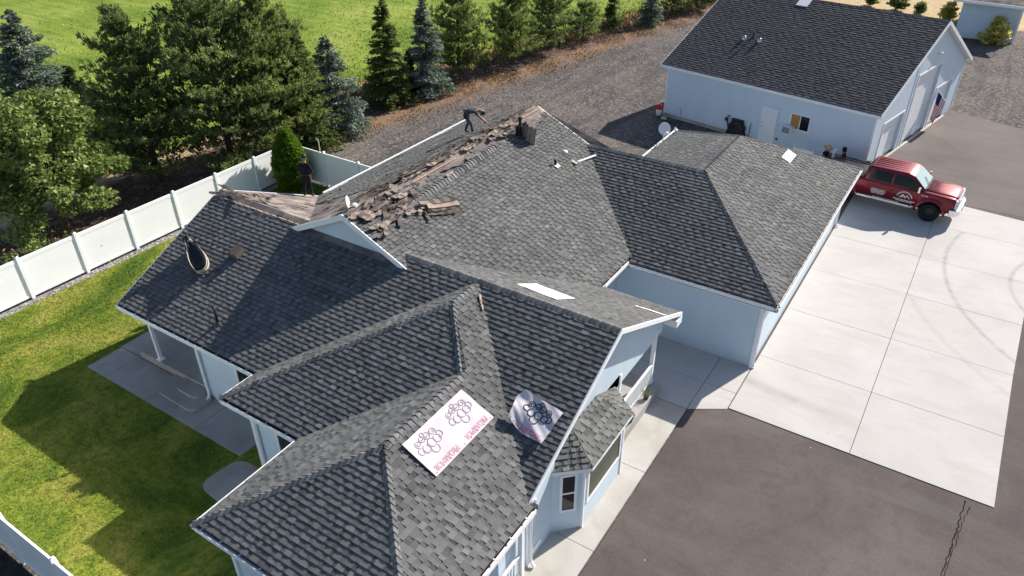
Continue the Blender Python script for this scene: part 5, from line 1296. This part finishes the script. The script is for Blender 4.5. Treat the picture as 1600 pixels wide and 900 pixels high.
# two people seated by the trailer
Js = dict(pelvis=(0, 0, .52), belly=(.03, 0, .70), chest=(.06, 0, .92), neck=(.09, 0, 1.06), head=((.11, 0, 1.12), (.13, 0, 1.21), (.14, 0, 1.28)),
    hipL=(.05, .10, .50), kneeL=(.45, .14, .50), ankL=(.45, .15, .09), toeL=(.60, .17, .04), hipR=(.05, -.10, .50), kneeR=(.45, -.14, .50), ankR=(.45, -.15, .09), toeR=(.60, -.17, .04),
    shoL=(.06, .18, .96), elbL=(.14, .24, .72), wriL=(.36, .16, .62), shoR=(.06, -.18, .96), elbR=(.14, -.24, .72), wriR=(.36, -.16, .62))
for (x, y, rz, lab, cl, hr) in ((-6.45, 21.15, R(-20), 'man in a straw hat and dark shirt seated against the workshop wall', {'top': 'cloth_dark', 'leg': 'cloth_dark'}, 'straw'), (-5.45, 21.35, R(200), 'person with dark hair and dark red shirt seated by the trailer', {'top': 'cloth_red', 'leg': 'cloth_dark'}, 'hair')):
    person(lab, Js, (x, y, .22), rz, cl, hr)
    v = tag(empty('stool', (x, y, 0), rz), 'low stool under the '+('man in the straw hat' if hr == 'straw' else 'dark haired person in red'), 'stool'); b = MB(); b.box(-.17, .2, -.18, .18, .56, .61); b.build('seat', 'dark_metal', v); b = MB(); b.bar((.28, -.2, .22), (.28, .2, .22), .05, .04); b.bar((.0, 0, .22), (.62, 0, .22), .16, .03); b.build('foot_rest', 'dark_metal', v)
    lm = MB(); lm.box(-.02, .02, -.02, .02, 0, .56); lme = lm.mesh('leg', ['dark_metal'])
    for (a, c) in ((-.14, -.14), (.16, -.14), (-.14, .14), (.16, .14)): o = link('leg', lme, v); o.location = (a, c, 0)

# ------------------------------------------------------------------ vegetation
def quads_cloud(C, D, U_, Ls, Ws, tones, name, mat, parent, tri=False):
    """leaf slivers: centre C, direction D, side U_, half sizes"""
    C, D, U_ = np.asarray(C), np.asarray(D), np.asarray(U_); Ls, Ws = np.asarray(Ls)[:, None], np.asarray(Ws)[:, None]; n = len(C)
    D = D/np.linalg.norm(D, axis=1, keepdims=True); U_ = U_-D*np.sum(U_*D, 1, keepdims=True); U_ /= (np.linalg.norm(U_, axis=1, keepdims=True)+1e-9)
    V = np.empty((n, 4, 3)); V[:, 0] = C-D*Ls*.3; V[:, 1] = C+D*Ls*.25+U_*Ws; V[:, 2] = C+D*Ls; V[:, 3] = C+D*Ls*.25-U_*Ws
    return arrays(name, V.reshape(-1, 3), np.arange(n*4).reshape(n, 4), tones, [mat], parent=parent)
def conifer_meshes(seed, h, Rr, mat, kind):
    g = np.random.RandomState(seed); C, D, U_, Ls, Ws, T = [], [], [], [], [], []; limbs = MB()
    if kind == 'pine': nl, z0, clump, ll, ww, dens = int(14*h), .08, .26, .20, .034, 3.2
    elif kind == 'bush': nl, z0, clump, ll, ww, dens = int(46*h), .02, .14, .17, .05, 3.0
    elif kind == 'shrub': nl, z0, clump, ll, ww, dens = int(230*h), .02, .10, .10, .030, 2.2
    else: nl, z0, clump, ll, ww, dens = int(24*h), .03, .11, .17, .033, 3.6
    limbs.tube([(0, 0, -.1), (.02*h*.3, .01, h*.45), (.03, .02, h*.97)], [.028*h*.6+.03, .02*h*.6+.02, .012], 8)
    for i in range(nl):
        f = (i+g.rand())/nl; z = h*(z0+(1-z0)*f**.95)
        if kind == 'pine': L = Rr*(1.0*math.sin(min(1, (1-f)*1.25+.03)*math.pi/2)**.9)*g.uniform(.62, 1.1); elev = g.uniform(-.05, .35)+.5*f
        elif kind == 'bush': L = Rr*math.sqrt(max(.05, 1-(f*.95)**2))*g.uniform(.45, 1.15); elev = g.uniform(.1, 1.2)
        elif kind == 'shrub': L = Rr*(1-max(0, f-.3)**1.6*1.5)*math.sqrt(min(1, .55+f*2))*g.uniform(.92, 1.04); elev = g.uniform(.0, .8)
        else: L = Rr*(1-f)**.85*g.uniform(.72, 1.1)+.06; elev = g.uniform(-.32, -.02)+.45*f
        a = g.uniform(0, 2*math.pi); d = np.array([math.cos(a)*math.cos(elev), math.sin(a)*math.cos(elev), math.sin(elev)]); side = np.array([-math.sin(a), math.cos(a), 0])
        base = np.array([0, 0, z]); up = np.array([0, 0, 1.])
        if kind != 'shrub' and L > .35: limbs.tube([tuple(base), tuple(base+d*L*.55), tuple(base+d*L*.95+up*.06*L)], [.012*h*.25+.008, .012, .004], 4, cap=False)
        m = max(3, int(L/clump*dens)); tl = g.normal(.5, .22)
        for k in range(m):
            s = (.18+.84*(k+g.rand())/m) if kind != 'shrub' else g.uniform(.8, 1.0)
            spread = L*.24*(1-abs(s-.45))*g.normal(0, 1) if kind != 'shrub' else Rr*.10*g.normal()
            c = base+d*L*s+side*spread+up*(g.normal(0, .035)*(1.6 if kind == 'pine' else 1)-.10*L*s*s*(0 if kind == 'pine' else 1)+(.10*L*s*s if kind == 'pine' else 0))
            q = 9 if kind == 'pine' else 4; tk = g.normal(0, .16) if kind == 'pine' else 0
            for _ in range(q):
                if kind == 'pine': dd = d*.6+side*g.normal(0, .6)+up*g.normal(.45, .5)
                elif kind == 'bush': dd = d+g.normal(0, .7, 3)
                elif kind == 'shrub': dd = d*.7+side*g.normal(0, .5)+up*g.normal(.6, .4)
                else: dd = d*.75+side*g.choice([-1, 1])*g.uniform(.2, 1.)+up*g.normal(-.10, .2)
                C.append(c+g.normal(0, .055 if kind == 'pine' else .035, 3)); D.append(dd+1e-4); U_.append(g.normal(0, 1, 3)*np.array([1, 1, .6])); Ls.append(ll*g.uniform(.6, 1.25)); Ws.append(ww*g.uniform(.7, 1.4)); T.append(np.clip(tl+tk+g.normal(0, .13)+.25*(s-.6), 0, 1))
    return C, D, U_, Ls, Ws, T, limbs
def conifer(name, label, x, y, h, Rr, mat, kind, seed, group=None):
    root = tag(empty(name, (x, y, -.06)), label, 'tree' if kind not in ('shrub', 'bush') else 'shrub', group)
    C, D, U_, Ls, Ws, T, limbs = conifer_meshes(seed, h, Rr, mat, kind)
    limbs.build('trunk', 'bark', root); o = quads_cloud(C, D, U_, Ls, Ws, T, 'crown', mat, root); return root
GT = 'windbreak trees between the gravel and the green field'
TR = [('blue_spruce', 'bluish grey spruce at the left edge behind the leafy tree', -44.0, .8, 7.9, 3.7, 'leaf_blue', 'spruce'),
 ('juniper_tree', 'dark narrow evergreen left of the big pines, the taller of two', -41.5, 1.6, 5.2, 1.7, 'leaf_dark', 'spruce'),
 ('juniper_tree', 'dark low evergreen right beside the taller narrow one', -39.5, 1.6, 4.3, 1.5, 'leaf_dark', 'spruce'),
 ('pine_tree', 'large bushy pine, leftmost of the big dark pines', -35.6, 1.5, 8.8, 3.1, 'leaf_pine', 'pine'),
 ('pine_tree', 'tallest and widest pine in the middle of the big clump', -33.9, 4.9, 10.3, 3.6, 'leaf_pine', 'pine'),
 ('pine_tree', 'lighter green pine on the right of the big clump', -33.3, 7.6, 9.0, 3.0, 'leaf_pine_light', 'pine'),
 ('spruce_tree', 'green spruce with brownish top between pine clump and blue spruce', -33.0, 9.6, 7.0, 2.3, 'leaf_spruce', 'spruce'),
 ('blue_spruce', 'broad blue spruce at the right end of the big clump', -32.9, 11.9, 5.6, 2.5, 'leaf_blue', 'spruce'),
 ('spruce_tree', 'slim green spruce standing alone in front of the field', -33.3, 17.3, 6.9, 1.75, 'leaf_spruce', 'spruce'),
 ('blue_spruce', 'dark blue spruce right of the slim lone spruce', -32.3, 20.2, 6.5, 1.8, 'leaf_blue', 'spruce'),
 ('juniper_tree', 'short dark evergreen tucked against the dark blue spruce', -33.2, 19.3, 3.0, .9, 'leaf_dark', 'spruce'),
 ('pine_tree', 'airy pine with its grey trunk showing, left of the next two', -33.0, 24.7, 7.9, 2.2, 'leaf_pine_light', 'pine'),
 ('pine_tree', 'airy pine in the middle of the three by the gravel', -31.5, 29.5, 7.2, 2.3, 'leaf_pine_light', 'pine'),
 ('pine_tree', 'dense low pine, right of the three by the gravel', -31.1, 34.4, 5.9, 2.4, 'leaf_pine', 'pine'),
 ('pine_tree', 'bushy low pine past the three, before the small spruce', -30.2, 38.6, 2.9, 1.9, 'leaf_pine', 'pine'),
 ('spruce_tree', 'small dark spruce before the bright field corner', -29.8, 43.4, 3.4, 1.0, 'leaf_spruce', 'spruce'),
 ('blue_spruce', 'small frosted spruce by the gravel bend', -27.4, 46.1, 3.6, 1.3, 'leaf_blue', 'spruce'),
 ('pine_tree', 'dark bushy tree at the top edge left of the workshop roof', -26.9, 51.2, 3.2, 1.7, 'leaf_pine', 'pine'),
 ('pine_tree', 'dark bushy tree at the top edge touching the workshop roof', -25.6, 54.2, 3.2, 1.7, 'leaf_dark', 'pine')]
for i, (nm_, lb, x, y, h, Rr, mt, kd) in enumerate(TR): conifer(nm_, lb, x, y, h, Rr, mt, kd, 11+i*7, GT)
conifer('arborvitae', 'clipped green egg-shaped shrub in the fence corner', -29.0, 4.75, 3.15, .92, 'leaf_arb', 'shrub', 500)
conifer('shrub', 'bright yellow shrub by the far grey blue building', -.9, 55.0, 1.75, 1.25, 'leaf_yellow', 'bush', 501)
conifer('shrub', 'dull green shrub left of the bright yellow one', -3.2, 57.0, 1.9, .95, 'leaf_pine_light', 'bush', 502)
for i, (x, y, h, r_, lb, mt) in enumerate(((-12.2, 64.2, 1.3, 1.2, 'low green bush over the workshop ridge, left of the row', 'leaf_pine_light'), (-9.8, 63.7, 1.1, 1.2, 'low green bush over the workshop ridge, middle of the row', 'leaf_pine_light'), (-7.6, 62.9, .8, .8, 'low olive bush over the workshop ridge, right of the row', 'leaf_pine'), (-5.0, 60.2, 1.7, 1.0, 'yellow green bush beside the far building wall', 'leaf_yellow'))):
    conifer('shrub', lb, x, y, h, r_, mt, 'bush', 600+i)
# broadleaf tree, left edge
bt = tag(empty('broadleaf_tree', (-34.3, -4.3, -.06)), 'light green leafy tree at the left edge behind the white fence', 'tree', GT)
g = np.random.RandomState(77); limbs = MB(); C, D, U_, Ls, Ws, T = [], [], [], [], [], []
limbs.tube([(0, 0, -.1), (.05, -.05, 1.5), (-.1, .1, 2.8)], [.2, .16, .12], 9)
for i in range(80):
    a = g.uniform(0, 2*math.pi); el = g.uniform(-.5, 1.35); rr_ = g.uniform(.55, 1.0); c = np.array([math.cos(a)*math.cos(el)*3.1*rr_, math.sin(a)*math.cos(el)*3.1*rr_, 2.9+math.sin(el)*3.7*rr_])
    limbs.tube([(0, 0, 1.6+g.rand()*1.2), tuple(c*.5+np.array([0, 0, 1.3])), tuple(c)], [.05, .03, .01], 5, cap=False)
    rc = g.uniform(.5, .85); tl = g.normal(.5, .14)
    for k in range(230):
        o_ = g.normal(0, 1, 3); o_ = o_/np.linalg.norm(o_)*rc*g.uniform(.35, 1.)**.6*np.array([1, 1, .62]); C.append(c+o_); D.append(g.normal(0, 1, 3)*np.array([1, 1, .5])+o_*.8+np.array([0, 0, -.25])); U_.append(g.normal(0, 1, 3)); Ls.append(g.uniform(.11, .21)); Ws.append(g.uniform(.05, .085)); T.append(np.clip(tl+g.normal(0, .18), 0, 1))
limbs.build('trunk', 'bark', bt); quads_cloud(C, D, U_, Ls, Ws, T, 'crown', 'leaf_broad', bt)
# second lower clump of the same kind bottom-left
bt2 = tag(empty('leafy_bush', (-31.8, -6.6, -.06)), 'leafy green bush low at the left edge against the fence', 'bush'); g = np.random.RandomState(78); C, D, U_, Ls, Ws, T = [], [], [], [], [], []
for i in range(14):
    c = np.array([g.normal(0, .75), g.normal(0, .8), .45+g.uniform(0, .8)]); tl = g.normal(.45, .15)
    for k in range(150):
        o_ = g.normal(0, .22, 3); C.append(c+o_); D.append(g.normal(0, 1, 3)); U_.append(g.normal(0, 1, 3)); Ls.append(g.uniform(.08, .15)); Ws.append(g.uniform(.04, .06)); T.append(np.clip(tl+g.normal(0, .18), 0, 1))
quads_cloud(C, D, U_, Ls, Ws, T, 'foliage', 'leaf_broad', bt2)
# ground cover
def tufts(name, n, fn, hgt, wd, mat, seed, blades=1):
    g = np.random.RandomState(seed); P_ = fn(g, n); m = len(P_); C = np.column_stack([P_, np.full(m, -.01)+0]); a = g.uniform(0, 2*math.pi, m)
    lean = g.normal(0, .45, (m, 2)); D = np.column_stack([lean, np.ones(m)]); U_ = np.column_stack([np.cos(a), np.sin(a), np.zeros(m)])
    o = quads_cloud(C, D, U_, g.uniform(.5, 1.2, m)*hgt, np.full(m, wd)*g.uniform(.6, 1.3, m), g.rand(m), name, mat, None); tag(o, kind='stuff'); return o
def lawn_pts(g, n):
    p = np.column_stack([g.uniform(-29.7, -15, n), g.uniform(-15.0, 5.5, n)]); k = ~((p[:, 0] > -24.3) & (p[:, 1] > -9.75)) & ~((p[:, 0] > -16.4) & (p[:, 1] > -11.3)) | ((p[:, 0] < -22.7) & (p[:, 1] > -4)); return p[k]
tag(tufts('lawn_grass', 110000, lawn_pts, .045, .014, 'grass_blade', 1), 'short mown yellow green lawn grass in the fenced yard', 'grass')
def field_pts(g, n):
    y = g.uniform(0, 75, n); x = -39.5+np.maximum(0, y-15)*.25-g.exponential(14, n); return np.column_stack([x, y])
tag(tufts('field_grass', 16000, field_pts, .15, .045, 'field_blade', 2), 'tall bright green field grass beyond the trees', 'grass')
def dry_pts(g, n):
    y = g.uniform(-12, 58, n); xg = -32.3+np.maximum(0, y-12)*.175; x = xg+g.normal(-.6, 1.5, n); k = np.abs(np.sin(y*.9)+np.sin(y*.37+x))*.5 > g.rand(n)*.9; k &= x < -30.6+np.maximum(0, y-10)*.25; return np.column_stack([x, y])[k]
tag(tufts('dry_weeds', 26000, dry_pts, .12, .03, 'dry_blade', 3), 'dry orange weeds and litter along the tree row', 'weeds')
def edge_pts(g, n):
    y = g.uniform(12, 60, n); xf = -37.8+np.maximum(0, y-15)*.25; return np.column_stack([xf+g.normal(0, 1.1, n), y])
tag(tufts('dry_grass', 9000, edge_pts, .30, .04, 'dry_blade', 4), 'straw coloured dry grass along the field edge', 'grass')
def gravel_stones():
    g = np.random.RandomState(6); n = 26000; y = g.uniform(7, 60, n); x = g.uniform(-31.5, -10, n)+np.maximum(0, y-12)*.08
    k = ~((x > -14.5) & (y < 21)) & ~((x > -19.5) & (y > 19) & (y < 40) & (x < 0)); x, y = x[k], y[k]
    y2 = g.uniform(34, 54, 7000); x2 = g.uniform(-3, 10, 7000); k2 = y2 > 36; x, y = np.concatenate([x, x2[k2]]), np.concatenate([y, y2[k2]]); n = len(x)
    s = g.uniform(.02, .06, n); a = g.uniform(0, 6.28, n); V = np.empty((n, 5, 3))
    for j in range(4):
        V[:, j, 0] = x+np.cos(a+j*1.57)*s*g.uniform(.7, 1.2, n); V[:, j, 1] = y+np.sin(a+j*1.57)*s*g.uniform(.7, 1.2, n); V[:, j, 2] = -.065
    V[:, 4, 0] = x; V[:, 4, 1] = y; V[:, 4, 2] = -.06+s*.6
    b_ = np.arange(n)[:, None]*5; F = np.concatenate([np.hstack([b_+j, b_+(j+1) % 4, b_+4]) for j in range(4)]); o = arrays('gravel_stones', V.reshape(-1, 3), F, np.tile(g.rand(n), 4), ['gravel_stone']); tag(o, 'loose grey gravel stones over the yard', 'gravel', kind='stuff')
t = NT('gravel_stone'); MAT['gravel_stone'] = t.fin(t.ramp(t.attr('tone'), (0., (.05, .048, .05)), (.5, (.12, .11, .105)), (1., (.34, .31, .29))), .9, .1)
gravel_stones()
